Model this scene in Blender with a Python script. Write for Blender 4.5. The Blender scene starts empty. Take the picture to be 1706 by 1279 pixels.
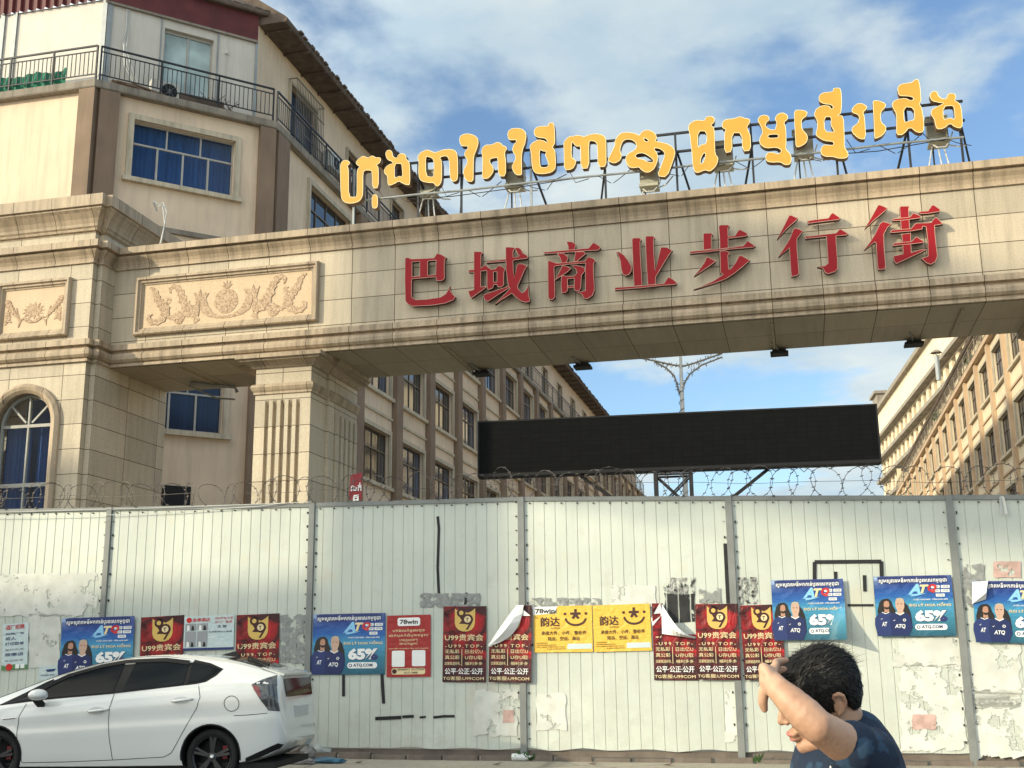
import bpy, bmesh, math, random
from mathutils import Vector, Matrix, geometry, noise
R = math.radians
SC = bpy.context.scene
COL = SC.collection
random.seed(7)

# ------------------------------------------------------------------ camera
FPX, PW, PH = 1950.0, 1706.0, 1279.0
PITCH, ROLL, PSI = math.atan(.2361), R(-.65), R(13.5)
CAM = Vector((0, 0, 1.38))
FW = Vector((-math.sin(PSI)*math.cos(PITCH), math.cos(PSI)*math.cos(PITCH), math.sin(PITCH)))
_rt = Vector((math.cos(PSI), math.sin(PSI), 0)); _up = _rt.cross(FW)
RT = math.cos(ROLL)*_rt + math.sin(ROLL)*_up
UP = -math.sin(ROLL)*_rt + math.cos(ROLL)*_up
cd = bpy.data.cameras.new('camera'); cam = bpy.data.objects.new('camera', cd); COL.objects.link(cam)
cd.sensor_width = 36; cd.lens = 36*FPX/PW; cd.clip_end = 3000; cd.clip_start = .05
cam.matrix_world = Matrix(((RT.x, UP.x, -FW.x, CAM.x), (RT.y, UP.y, -FW.y, CAM.y), (RT.z, UP.z, -FW.z, CAM.z), (0, 0, 0, 1)))
SC.camera = cam
def ray(x, y): return FW + RT*((x-PW/2)/FPX) + UP*((PH/2-y)/FPX)
def on(x, y, n, c):
    r = ray(x, y); return CAM + r*((c-n.dot(CAM))/n.dot(r))
def onY(x, y, Y): return on(x, y, Vector((0, 1, 0)), Y)
def onX(x, y, X): return on(x, y, Vector((1, 0, 0)), X)
def onZ(x, y, Z): return on(x, y, Vector((0, 0, 1)), Z)
def onD(x, y, d): return CAM + ray(x, y)*d

# ------------------------------------------------------------------ light
SUN_AZ, SUN_EL = R(230), R(18)            # clockwise from +Y
TO_SUN = Vector((math.sin(SUN_AZ)*math.cos(SUN_EL), math.cos(SUN_AZ)*math.cos(SUN_EL), math.sin(SUN_EL)))
sl = bpy.data.lights.new('sun', 'SUN'); so = bpy.data.objects.new('sun', sl); COL.objects.link(so)
sl.energy = 3.2; sl.angle = R(.8); sl.color = (1, .89, .64)
so.rotation_euler = TO_SUN.to_track_quat('Z', 'Y').to_euler()
so.location = (-30, -30, 40)
W = bpy.data.worlds.new('World'); SC.world = W; W.use_nodes = True
nt = W.node_tree; nt.nodes.clear()
def N(t, nt_, **kw):
    n = nt_.nodes.new(t)
    for k, v in kw.items():
        if k in n.inputs: n.inputs[k].default_value = v
        else: setattr(n, k, v)
    return n
wo = N('ShaderNodeOutputWorld', nt); bg = N('ShaderNodeBackground', nt, Strength=.12)
sky = N('ShaderNodeTexSky', nt); sky.sky_type = 'NISHITA'; sky.sun_disc = False
sky.sun_elevation = SUN_EL; sky.sun_rotation = SUN_AZ; sky.air_density = 1.0; sky.dust_density = .6; sky.ozone_density = 2.5
tc = N('ShaderNodeTexCoord', nt)
sep = N('ShaderNodeSeparateXYZ', nt); nt.links.new(tc.outputs['Generated'], sep.inputs[0])
def M(op, a, b=None, nt_=None, clamp=False):
    nt_ = nt_ or nt
    n = nt_.nodes.new('ShaderNodeMath'); n.operation = op; n.use_clamp = clamp
    for i, q in enumerate((a, b)):
        if q is None: continue
        if isinstance(q, (int, float)): n.inputs[i].default_value = q
        else: nt_.links.new(q, n.inputs[i])
    return n.outputs[0]
zz = M('ADD', M('MAXIMUM', sep.outputs[2], 0.0), .16)
cx = M('DIVIDE', sep.outputs[0], zz); cy = M('DIVIDE', sep.outputs[1], zz)
cmb = N('ShaderNodeCombineXYZ', nt); nt.links.new(cx, cmb.inputs[0]); nt.links.new(cy, cmb.inputs[1]); cmb.inputs[2].default_value = 44.2
n1 = N('ShaderNodeTexNoise', nt, Scale=2.1, Detail=10.0, Roughness=.53, Distortion=.1); nt.links.new(cmb.outputs[0], n1.inputs['Vector'])
n2 = N('ShaderNodeTexNoise', nt, Scale=3.4, Detail=8.0, Roughness=.58); nt.links.new(cmb.outputs[0], n2.inputs['Vector'])
# more cloud to the left of the street, broken towards the right
az = M('MULTIPLY', M('SUBTRACT', sep.outputs[0], -.05), -.08)
den = M('ADD', n1.outputs['Fac'], az)
cr = N('ShaderNodeMapRange', nt); cr.inputs['From Min'].default_value = .41; cr.inputs['From Max'].default_value = .54; cr.interpolation_type = 'SMOOTHSTEP'
nt.links.new(den, cr.inputs['Value'])
ccol = N('ShaderNodeMixRGB', nt); ccol.inputs[1].default_value = (3.5, 4.5, 5.2, 1); ccol.inputs[2].default_value = (5.3, 5.85, 5.8, 1)
sh = N('ShaderNodeMapRange', nt); sh.inputs['From Min'].default_value = .34; sh.inputs['From Max'].default_value = .64
nt.links.new(n2.outputs['Fac'], sh.inputs['Value']); nt.links.new(sh.outputs[0], ccol.inputs[0])
mx = N('ShaderNodeMixRGB', nt)
nt.links.new(M('MULTIPLY', cr.outputs[0], .93), mx.inputs[0])
skm = N('ShaderNodeMixRGB', nt); skm.blend_type = 'MULTIPLY'; skm.inputs[0].default_value = 1; skm.inputs[2].default_value = (1.42, 1.46, 1.46, 1)
nt.links.new(sky.outputs[0], skm.inputs[1])
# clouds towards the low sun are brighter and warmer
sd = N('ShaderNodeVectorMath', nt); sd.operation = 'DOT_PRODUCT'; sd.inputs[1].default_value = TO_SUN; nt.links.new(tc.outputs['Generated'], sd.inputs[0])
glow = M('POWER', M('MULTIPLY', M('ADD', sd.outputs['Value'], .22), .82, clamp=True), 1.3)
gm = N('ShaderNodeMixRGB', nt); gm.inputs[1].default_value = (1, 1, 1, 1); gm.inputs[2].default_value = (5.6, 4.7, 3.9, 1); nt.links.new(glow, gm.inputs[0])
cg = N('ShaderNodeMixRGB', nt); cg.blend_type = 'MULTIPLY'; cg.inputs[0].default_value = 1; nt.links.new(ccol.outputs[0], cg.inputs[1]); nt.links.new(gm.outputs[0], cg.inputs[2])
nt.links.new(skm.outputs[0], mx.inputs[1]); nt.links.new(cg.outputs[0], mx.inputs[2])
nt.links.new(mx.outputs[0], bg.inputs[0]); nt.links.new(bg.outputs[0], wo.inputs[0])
SC.view_settings.view_transform = 'Standard'; SC.view_settings.look = 'None'
SC.view_settings.gamma = 1; SC.view_settings.exposure = .31
SC.render.engine = 'CYCLES'; SC.cycles.max_bounces = 6; SC.cycles.use_denoising = True
SC.render.film_transparent = False

# ------------------------------------------------------------------ materials
def newmat(name):
    m = bpy.data.materials.new(name); m.use_nodes = True; t = m.node_tree; t.nodes.clear()
    o = N('ShaderNodeOutputMaterial', t); b = N('ShaderNodeBsdfPrincipled', t); t.links.new(b.outputs[0], o.inputs[0])
    return m, t, b
def rgba(c): return (c[0], c[1], c[2], 1)
def mixc(t, fac, a, b, mode='MIX'):
    n = t.nodes.new('ShaderNodeMixRGB'); n.blend_type = mode
    for i, q in enumerate((fac, a, b)):
        if isinstance(q, (int, float)): n.inputs[i].default_value = q if i == 0 else (q, q, q, 1)
        elif isinstance(q, tuple): n.inputs[i].default_value = rgba(q)
        else: t.links.new(q, n.inputs[i])
    return n.outputs[0]
def mapr(t, v, a, b, c=0., d=1.):
    n = t.nodes.new('ShaderNodeMapRange'); n.inputs[1].default_value = a; n.inputs[2].default_value = b; n.inputs[3].default_value = c; n.inputs[4].default_value = d
    t.links.new(v, n.inputs[0]); return n.outputs[0]
def noi(t, vec, scale, detail=4, rough=.55, dist=0):
    n = N('ShaderNodeTexNoise', t, Scale=scale, Detail=float(detail), Roughness=rough, Distortion=dist); t.links.new(vec, n.inputs['Vector']); return n.outputs['Fac']
def vmap(t, vec, sc, loc=(0, 0, 0)):
    n = t.nodes.new('ShaderNodeMapping'); n.inputs['Scale'].default_value = sc; n.inputs['Location'].default_value = loc
    t.links.new(vec, n.inputs['Vector']); return n.outputs[0]
def bump(t, b, h, s, d=.01):
    n = t.nodes.new('ShaderNodeBump'); n.inputs['Strength'].default_value = s; n.inputs['Distance'].default_value = d
    t.links.new(h, n.inputs['Height']); t.links.new(n.outputs[0], b.inputs['Normal'])
def mat(name, col, rough=.7, var=.12, scale=2.0, metal=0., bmp=0., bscale=40., streak=0., dirt=(.10, .08, .06), spot=0., spec=.4, coat=0.):
    m, t, b = newmat(name); tcn = t.nodes.new('ShaderNodeTexCoord'); ob, uv = tcn.outputs['Object'], tcn.outputs['UV']
    f = mapr(t, noi(t, ob, scale, 6), .3, .7)
    c = mixc(t, f, tuple(x*(1-var) for x in col), tuple(min(1, x*(1+var)) for x in col))
    if streak:
        s = mapr(t, noi(t, vmap(t, uv, (5, .35, 1)), 1.2, 6, .65), .46, .75, 0, streak)
        c = mixc(t, s, c, dirt)
    if spot:
        s = mapr(t, noi(t, uv, 2.2, 8, .7), .52, .72, 0, spot); c = mixc(t, s, c, dirt)
    t.links.new(c, b.inputs['Base Color'])
    b.inputs['Roughness'].default_value = rough; b.inputs['Metallic'].default_value = metal
    b.inputs['Specular IOR Level'].default_value = spec
    if coat: b.inputs['Coat Weight'].default_value = coat; b.inputs['Coat Roughness'].default_value = .04
    if bmp: bump(t, b, noi(t, ob, bscale, 5), bmp)
    return m
def granite(name, col, tw, th, ou=0., ov=0., mortar=.009, joints=True, streak=.35, rough=.55):
    m, t, b = newmat(name); tcn = t.nodes.new('ShaderNodeTexCoord'); ob, uv = tcn.outputs['Object'], tcn.outputs['UV']
    sp = mapr(t, noi(t, ob, 55, 3, .8), .38, .62)
    c = mixc(t, sp, tuple(x*.80 for x in col), tuple(x*1.16 for x in col))
    lg = mapr(t, noi(t, ob, .9, 6, .6), .35, .7); c = mixc(t, M('MULTIPLY', lg, .30, t), c, (col[0]*.70, col[1]*.70, col[2]*.66))
    s = mapr(t, noi(t, vmap(t, uv, (6, .45, 1)), 1.0, 7, .68), .45, .75, 0, streak)
    c = mixc(t, s, c, (.13, .105, .07))
    if joints:
        br = N('ShaderNodeTexBrick', t, offset=0., squash=1.); br.inputs['Scale'].default_value = 1; br.inputs['Mortar Size'].default_value = mortar
        br.inputs['Mortar Smooth'].default_value = .25; br.inputs['Brick Width'].default_value = tw; br.inputs['Row Height'].default_value = th
        br.inputs['Color1'].default_value = (.82, .82, .80, 1); br.inputs['Color2'].default_value = (1.1, 1.09, 1.06, 1); br.inputs['Mortar'].default_value = (.20, .16, .11, 1)
        t.links.new(vmap(t, uv, (1, 1, 1), (ou, ov, 0)), br.inputs['Vector'])
        c = mixc(t, 1., c, br.outputs['Color'], 'MULTIPLY')
        bump(t, b, br.outputs['Fac'], -.5, .006)
    t.links.new(c, b.inputs['Base Color']); b.inputs['Roughness'].default_value = rough; b.inputs['Specular IOR Level'].default_value = .35
    return m
def glass_mat(name, tint, rough=.05, spec=.6):
    m, t, b = newmat(name); tcn = t.nodes.new('ShaderNodeTexCoord')
    c = mixc(t, mapr(t, noi(t, tcn.outputs['Object'], .7, 3), .35, .65), tuple(x*.5 for x in tint), tint)
    t.links.new(c, b.inputs['Base Color']); b.inputs['Roughness'].default_value = rough; b.inputs['Specular IOR Level'].default_value = spec
    bump(t, b, noi(t, tcn.outputs['Object'], 1.3, 2), .08, .02)
    return m
def clear_glass(name, tint=(.9, .95, 1), refl=.55):
    m = bpy.data.materials.new(name); m.use_nodes = True; t = m.node_tree; t.nodes.clear()
    o = N('ShaderNodeOutputMaterial', t); tr = N('ShaderNodeBsdfTransparent', t, Color=rgba(tint)); gl = N('ShaderNodeBsdfGlossy', t, Roughness=.03, Color=(1, 1, 1, 1))
    mxn = N('ShaderNodeMixShader', t); fr = N('ShaderNodeFresnel', t, IOR=1.5)
    t.links.new(M('MULTIPLY', fr.outputs[0], refl, t), mxn.inputs[0])
    t.links.new(tr.outputs[0], mxn.inputs[1]); t.links.new(gl.outputs[0], mxn.inputs[2]); t.links.new(mxn.outputs[0], o.inputs[0])
    return m

MT = {}
GC = (.575, .485, .365)
MT['gran'] = granite('beam_granite', GC, .93, .535, .795, .47)
MT['gran_pier'] = granite('pier_granite', GC, 3.0, .56, 0, .1, streak=.25)
MT['gran_wing'] = granite('wing_granite', GC, 1.28, .52, .40, .02)
MT['gran_plain'] = granite('moulding_granite', (.50, .385, .27), .93, 9, .795, 4, streak=.85)
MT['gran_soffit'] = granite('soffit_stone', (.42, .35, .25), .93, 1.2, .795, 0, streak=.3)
MT['relief'] = granite('relief_stone', (.64, .47, .30), 1, 1, joints=False, streak=.12)
_m, _t, _b = newmat('etched_stone'); _o = _t.nodes.new('ShaderNodeTexCoord').outputs['Object']
_t.links.new(mixc(_t, mapr(_t, noi(_t, _o, 34, 3, .7), .42, .56), (.33, .21, .13), (.58, .43, .29)), _b.inputs['Base Color']); _b.inputs['Roughness'].default_value = .9; MT['relief_dark'] = _m
MT['wall'] = mat('cream_render', (.74, .585, .43), .9, .10, .6, bmp=.15, bscale=25, streak=.28, dirt=(.22, .17, .12))
MT['wall_r'] = mat('cream_render_sunny', (.72, .605, .43), .9, .10, .6, bmp=.15, bscale=25, streak=.25, dirt=(.24, .18, .12))
MT['trim'] = mat('beige_trim', (.54, .465, .345), .85, .12, 1.5, streak=.6, dirt=(.14, .11, .08))
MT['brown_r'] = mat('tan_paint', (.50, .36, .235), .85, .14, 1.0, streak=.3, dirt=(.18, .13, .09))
MT['arch_frame'] = mat('dull_beige_frame', (.36, .35, .31), .5, .1, 3)
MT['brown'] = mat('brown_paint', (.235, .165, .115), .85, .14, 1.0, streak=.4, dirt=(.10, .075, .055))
MT['slab'] = mat('grey_slab', (.27, .235, .19), .9, .2, 1.2, streak=.7, dirt=(.07, .06, .05))
MT['rail'] = mat('dark_iron', (.035, .035, .038), .5, .2, 4, metal=.4)
MT['alu'] = mat('window_aluminium', (.42, .39, .34), .45, .1, 3, metal=.3)
MT['alu_dark'] = mat('bronze_aluminium', (.15, .115, .085), .45, .1, 3, metal=.4)
MT['pane'] = glass_mat('dark_pane', (.045, .050, .055))
MT['pane_b'] = glass_mat('bluish_pane', (.04, .07, .13))
MT['pane_pale'] = glass_mat('pale_pane', (.52, .64, .62), .2)
MT['clear'] = clear_glass('clear_glass')
MT['white_panel'] = mat('white_panel', (.60, .555, .485), .6, .06, .8, streak=.25, dirt=(.30, .27, .22))
MT['redsheet'] = mat('red_sheet_metal', (.115, .022, .020), .55, .25, 1.5, streak=.4, dirt=(.06, .02, .02))
MT['tile'] = mat('old_roof_tile', (.12, .09, .07), .9, .35, 3, bmp=.5, bscale=12)
MT['green'] = mat('green_tarp', (.02, .17, .10), .7, .3, 4, bmp=.5, bscale=9)
MT['grey_metal'] = mat('grey_steel', (.23, .235, .22), .55, .18, 2.5, metal=.3, spot=.3, dirt=(.12, .08, .05))
MT['pale_metal'] = mat('galvanised_tube', (.30, .32, .32), .5, .12, 4, metal=.3)
MT['box'] = mat('control_box_paint', (.42, .40, .31), .6, .12, 3, streak=.4)
MT['cable_w'] = mat('pale_cable', (.55, .55, .52), .6, .05)
MT['cable'] = mat('black_cable', (.02, .02, .02), .6, .05)
MT['ac'] = mat('ac_casing', (.58, .57, .52), .6, .1, 2, streak=.3)
MT['dark'] = mat('black_matter', (.012, .012, .013), .7, .1)

def curtain_mat(name, c1, c2, sc=9):
    m, t, b = newmat(name); tcn = t.nodes.new('ShaderNodeTexCoord')
    f = noi(t, vmap(t, tcn.outputs['UV'], (sc, .15, 1)), 1, 3)
    t.links.new(mixc(t, mapr(t, f, .3, .7), c1, c2), b.inputs['Base Color']); b.inputs['Roughness'].default_value = .85
    return m
MT['curtain'] = curtain_mat('blue_curtain', (.010, .042, .13), (.022, .085, .24))

# ------------------------------------------------------------------ mesh builder
class MB:
    def __init__(s, M=None): s.v = []; s.f = []; s.mi = []; s.M = M
    def add(s, pts, faces, m=0):
        b = len(s.v)
        for p in pts:
            p = Vector(p); s.v.append(s.M @ p if s.M else p)
        for f in faces: s.f.append([b+i for i in f]); s.mi.append(m)
    def poly(s, pts, m=0): s.add(pts, [list(range(len(pts)))], m)
    def box(s, x0, x1, y0, y1, z0, z1, m=0):
        s.add([(x0, y0, z0), (x1, y0, z0), (x1, y1, z0), (x0, y1, z0), (x0, y0, z1), (x1, y0, z1), (x1, y1, z1), (x0, y1, z1)],
              [(0, 3, 2, 1), (4, 5, 6, 7), (0, 1, 5, 4), (1, 2, 6, 5), (2, 3, 7, 6), (3, 0, 4, 7)], m)
    def bar(s, a, b, w, h=None, m=0, up=(0, 0, 1)):
        a, b = Vector(a), Vector(b); h = h or w; d = (b-a).normalized(); u = Vector(up)
        if abs(d.dot(u)) > .98: u = Vector((0, 1, 0))
        x = d.cross(u).normalized(); y = x.cross(d)
        P = []
        for q in (a, b):
            for i, j in ((-1, -1), (1, -1), (1, 1), (-1, 1)): P.append(q+x*(i*w/2)+y*(j*h/2))
        s.add(P, [(0, 1, 2, 3), (7, 6, 5, 4), (0, 4, 5, 1), (1, 5, 6, 2), (2, 6, 7, 3), (3, 7, 4, 0)], m)
    def tube(s, pts, r, n=6, m=0, closed=False, caps=True):
        pts = [Vector(p) for p in pts]; L = len(pts); rr = r if isinstance(r, (list, tuple)) else [r]*L
        prev = None; V = []
        for i, p in enumerate(pts):
            if closed: d = pts[(i+1) % L]-pts[i-1]
            else: d = pts[min(i+1, L-1)]-pts[max(i-1, 0)]
            if d.length < 1e-9: d = Vector((0, 0, 1))
            d.normalize()
            if prev is None: u = d.orthogonal().normalized()
            else:
                u = prev-d*prev.dot(d); u = u.normalized() if u.length > 1e-6 else d.orthogonal().normalized()
            prev = u; w = d.cross(u)
            for k in range(n):
                a = 2*math.pi*k/n; V.append(p+(u*math.cos(a)+w*math.sin(a))*rr[i])
        F = []
        for i in range(L if closed else L-1):
            j = (i+1) % L
            for k in range(n): F.append((i*n+k, i*n+(k+1) % n, j*n+(k+1) % n, j*n+k))
        if caps and not closed: F.append(tuple(range(n-1, -1, -1))); F.append(tuple((L-1)*n+k for k in range(n)))
        s.add(V, F, m)
    def sweep(s, path, prof, m=0, closed=False, caps=True):
        """path: plan points (x,y); prof: (out,z), out to the right of travel; mitred"""
        P = [Vector((p[0], p[1], 0)) for p in path]; L = len(P); V = []; n = len(prof)
        for i in range(L):
            a = P[i]-P[i-1] if (i > 0 or closed) else P[1]-P[0]
            b = P[(i+1) % L]-P[i] if (i < L-1 or closed) else P[i]-P[i-1]
            na = Vector((a.y, -a.x, 0)).normalized(); nb = Vector((b.y, -b.x, 0)).normalized()
            mt = (na+nb); mt = mt/max(.2, mt.dot(na)) if mt.length > 1e-6 else na
            for o, z in prof: V.append((P[i].x+mt.x*o, P[i].y+mt.y*o, z))
        F = []
        for i in range(L if closed else L-1):
            j = (i+1) % L
            for k in range(n-1): F.append((i*n+k, j*n+k, j*n+k+1, i*n+k+1))
        if caps and not closed: F.append(tuple(range(n))); F.append(tuple((L-1)*n+k for k in range(n-1, -1, -1)))
        s.add(V, F, m)
    def lathe(s, c, prof, n=16, m=0, axis='z', caps=True):
        c = Vector(c); V = []; F = []
        for r, h in prof:
            for k in range(n):
                a = 2*math.pi*k/n; p = (r*math.cos(a), r*math.sin(a), h)
                if axis == 'y': p = (p[0], p[2], p[1])
                if axis == 'x': p = (p[2], p[0], p[1])
                V.append(c+Vector(p))
        for i in range(len(prof)-1):
            for k in range(n): F.append((i*n+k, i*n+(k+1) % n, (i+1)*n+(k+1) % n, (i+1)*n+k))
        if caps: F.append(tuple(range(n-1, -1, -1))); F.append(tuple((len(prof)-1)*n+k for k in range(n)))
        s.add(V, F, m)
    def shape(s, outer, holes, to3, depth, m=0, ms=None, rim=0., mr=None, rimz=.003):
        """flat outline with holes, thickness depth; to3(u,v,d) -> point"""
        loops = [outer]+list(holes); ms = m if ms is None else ms
        tri = geometry.tessellate_polygon([[Vector((p[0], p[1], 0)) for p in l] for l in loops])
        flat = [p for l in loops for p in l]
        s.add([to3(p[0], p[1], depth) for p in flat], [tuple(t) for t in tri], m)
        s.add([to3(p[0], p[1], 0.) for p in flat], [tuple(reversed(t)) for t in tri], ms)
        for li, l in enumerate(loops):
            n = len(l)
            s.add([to3(p[0], p[1], 0.) for p in l]+[to3(p[0], p[1], depth) for p in l], [(i, (i+1) % n, n+(i+1) % n, n+i) for i in range(n)], ms)
            if rim:
                A = sum(l[i][0]*l[(i+1) % n][1]-l[(i+1) % n][0]*l[i][1] for i in range(n))
                sg = (1 if A > 0 else -1)*(1 if li == 0 else -1)
                V = []
                for i in range(n):
                    p, q, r_ = Vector(l[i-1]), Vector(l[i]), Vector(l[(i+1) % n])
                    a = (q-p); b = (r_-q)
                    a = a.normalized() if a.length > 1e-9 else Vector((1, 0)); b = b.normalized() if b.length > 1e-9 else a
                    na = Vector((-a.y, a.x))*sg; nb = Vector((-b.y, b.x))*sg
                    mt = na+nb; mt = mt/max(.5, mt.dot(na)) if mt.length > 1e-6 else na
                    V.append((q, q+mt*rim))
                s.add([to3(a.x, a.y, depth+rimz) for a, _ in V]+[to3(b.x, b.y, depth+rimz) for _, b in V], [(i, (i+1) % n, n+(i+1) % n, n+i) for i in range(n)], ms if mr is None else mr)
                s.add([to3(a.x, a.y, depth) for a, _ in V]+[to3(a.x, a.y, depth+rimz) for a, _ in V], [(i, (i+1) % n, n+(i+1) % n, n+i) for i in range(n)], ms if mr is None else mr)
    def build(s, name, mats, parent=None, smooth=False, local=False, uv=True, recalc=True):
        if not isinstance(mats, (list, tuple)): mats = [mats]
        me = bpy.data.meshes.new(name); vs = s.v
        loc = None
        if parent is not None:
            if not local:
                im = WM[parent.name].inverted(); vs = [im @ v for v in vs]
        elif not local:
            xs = [v.x for v in vs]; ys = [v.y for v in vs]; zs = [v.z for v in vs]
            loc = Vector(((min(xs)+max(xs))/2, (min(ys)+max(ys))/2, min(zs))); vs = [v-loc for v in vs]
        me.from_pydata([tuple(v) for v in vs], [], s.f)
        for m in mats: me.materials.append(MT[m] if isinstance(m, str) else m)
        me.polygons.foreach_set('material_index', s.mi)
        if smooth: me.polygons.foreach_set('use_smooth', [True]*len(s.f))
        me.update()
        if recalc:
            bm = bmesh.new(); bm.from_mesh(me); bmesh.ops.recalc_face_normals(bm, faces=bm.faces); bm.to_mesh(me); bm.free()
        if uv: boxuv(me, loc or Vector((0, 0, 0)))
        o = bpy.data.objects.new(name, me); COL.objects.link(o)
        if loc: o.location = loc
        if parent is not None: o.parent = parent; WM[o.name] = WM[parent.name]
        else: WM[o.name] = Matrix.Translation(loc or (0, 0, 0))
        return o
WM = {}
def boxuv(me, off):
    ul = me.uv_layers.new(name='UVMap'); vs = me.vertices
    for p in me.polygons:
        n = p.normal; ax, ay, az_ = abs(n.x), abs(n.y), abs(n.z)
        for li in p.loop_indices:
            c = vs[me.loops[li].vertex_index].co+off
            if az_ > ax and az_ > ay: ul.data[li].uv = (c.x, c.y)
            elif ax > ay*1.2: ul.data[li].uv = (c.y, c.z)
            else: ul.data[li].uv = (c.x, c.z)
def tag(o, label=None, cat=None, group=None, kind=None):
    if label: o['label'] = label
    if cat: o['category'] = cat
    if group: o['group'] = group
    if kind: o['kind'] = kind
    return o
def thing(name, loc, label, cat, group=None, rz=0.):
    o = bpy.data.objects.new(name, None); COL.objects.link(o); o.location = loc; o.rotation_euler = (0, 0, rz)
    o.empty_display_size = .3
    WM[o.name] = Matrix.Translation(Vector(loc)) @ Matrix.Rotation(rz, 4, 'Z')
    return tag(o, label, cat, group)
def link_copy(src, parent, mw_local):
    c = src.copy(); COL.objects.link(c); c.parent = parent; c.matrix_local = mw_local
    return c
def copy_tree(o, parent=None):
    c = o.copy(); COL.objects.link(c); c.parent = parent
    for ch in list(o.children): copy_tree(ch, c)
    return c
def txt(body, w=None, h=None, bold=0., fit=None, shear=0., sp=1.):
    """text as flat triangles in a box: returns (verts2d, faces) scaled to width w / height h, origin at lower left"""
    cu = bpy.data.curves.new('t', 'FONT'); cu.body = body; cu.size = 1; cu.offset = bold; cu.shear = shear; cu.resolution_u = 2; cu.space_character = sp
    ob = bpy.data.objects.new('t', cu); COL.objects.link(ob)
    dg = bpy.context.evaluated_depsgraph_get(); dg.update(); ev = ob.evaluated_get(dg); me = ev.to_mesh()
    V = [(v.co.x, v.co.y) for v in me.vertices]; F = [tuple(p.vertices) for p in me.polygons]
    ev.to_mesh_clear(); bpy.data.objects.remove(ob); bpy.data.curves.remove(cu)
    if not V: return [], []
    x0 = min(v[0] for v in V); x1 = max(v[0] for v in V); y0 = min(v[1] for v in V); y1 = max(v[1] for v in V)
    sx = (w/(x1-x0)) if w else None; sy = (h/(y1-y0)) if h else None
    if sx is None: sx = sy
    if sy is None: sy = sx
    return [((x-x0)*sx, (y-y0)*sy) for x, y in V], F
# ------------------------------------------------------------------ ground
mg, tg, bgd = newmat('dusty_concrete'); _tc = tg.nodes.new('ShaderNodeTexCoord'); _ob = _tc.outputs['Object']
_c = mixc(tg, mapr(tg, noi(tg, _ob, .5, 8, .65), .3, .7), (.27, .245, .195), (.40, .36, .28))
_c = mixc(tg, mapr(tg, noi(tg, _ob, 9, 6, .7), .52, .75, 0, .6), _c, (.10, .085, .07))
_v = N('ShaderNodeTexVoronoi', tg, Scale=.35); _v.feature = 'DISTANCE_TO_EDGE'; tg.links.new(vmap(tg, _ob, (1, 1, 1)), _v.inputs['Vector'])
_c = mixc(tg, mapr(tg, _v.outputs['Distance'], 0, .012, .55, 0), _c, (.06, .05, .045))
tg.links.new(_c, bgd.inputs['Base Color']); bgd.inputs['Roughness'].default_value = .93; bump(tg, bgd, noi(tg, _ob, 30, 6, .7), .4, .02)
MT['ground'] = mg
MT['asphalt'] = mat('worn_asphalt', (.085, .08, .072), .9, .3, 1.2, bmp=.5, bscale=60, spot=.4, dirt=(.2, .18, .15))
MT['kerb'] = mat('dirty_concrete', (.17, .14, .115), .92, .3, 2.5, bmp=.5, bscale=18, spot=.5, dirt=(.07, .04, .03))
b = MB(); b.box(-260, 260, -140, 420, -.5, 0); tag(b.build('ground', 'ground'), kind='structure')
b = MB(); b.poly([(-60, -9, .004), (60, -9, .004), (60, 14.6, .004), (-60, 15.7, .004)]); tag(b.build('road', 'asphalt'), kind='structure')
b = MB()
b.add([(-60, 15.72, .008), (60, 14.62, .008), (60, 15.9, .008), (-60, 17.3, .008)], [(0, 1, 2, 3)]); tag(b.build('pavement', 'ground'), kind='structure')

# ------------------------------------------------------------------ gateway
YG, ZB, ZT = 21.5, 7.56, 10.15
YT, X1, XS, YS, YBK = 20.86, -14.12, -13.99, 21.02, 23.9
gate = thing('gateway', (-4, 22.7, 0), 'granite clad street gateway with a long beam on fluted pillars behind the white hoarding', 'gateway')
b = MB(); b.box(XS, 9.6, YG, YBK, ZB, ZT)
beam = b.build('beam', 'gran', gate)
CR = [(0, ZT-.46), (.045, ZT-.455), (.045, ZT-.425), (.02, ZT-.42), (.03, ZT-.36), (.06, ZT-.29), (.115, ZT-.22), (.135, ZT-.18), (.09, ZT-.165), (.09, ZT-.145), (.20, ZT-.14), (.20, ZT+.003), (0, ZT+.004)]
BS = [(0, ZB+.46), (.12, ZB+.44), (.12, ZB+.32), (.03, ZB+.31), (.03, ZB+.28), (.085, ZB+.25), (.125, ZB+.18), (.12, ZB+.11), (.075, ZB+.06), (.03, ZB+.05), (.03, ZB+.02), (.06, ZB+.015), (.06, ZB-.03), (0, ZB-.032)]
path = [(-19.6, YT), (X1, YT), (X1, YS), (XS, YS), (XS, YG), (9.6, YG)]
b = MB(); b.sweep(path, CR); b.build('crown_moulding', 'gran_plain', gate)
b = MB(); b.sweep(path, BS); b.build('base_moulding', 'gran_plain', gate)
b = MB(); b.sweep([(9.6, YBK), (XS, YBK)], [(0, ZT-.4), (.12, ZT-.2), (.17, ZT), (0, ZT+.004)]); b.build('crown_moulding', 'gran_plain', gate)
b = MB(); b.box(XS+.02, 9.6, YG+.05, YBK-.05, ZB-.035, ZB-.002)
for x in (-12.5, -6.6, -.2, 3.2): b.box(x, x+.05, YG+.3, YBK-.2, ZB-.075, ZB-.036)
b.build('soffit', 'gran_soffit', gate)
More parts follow.
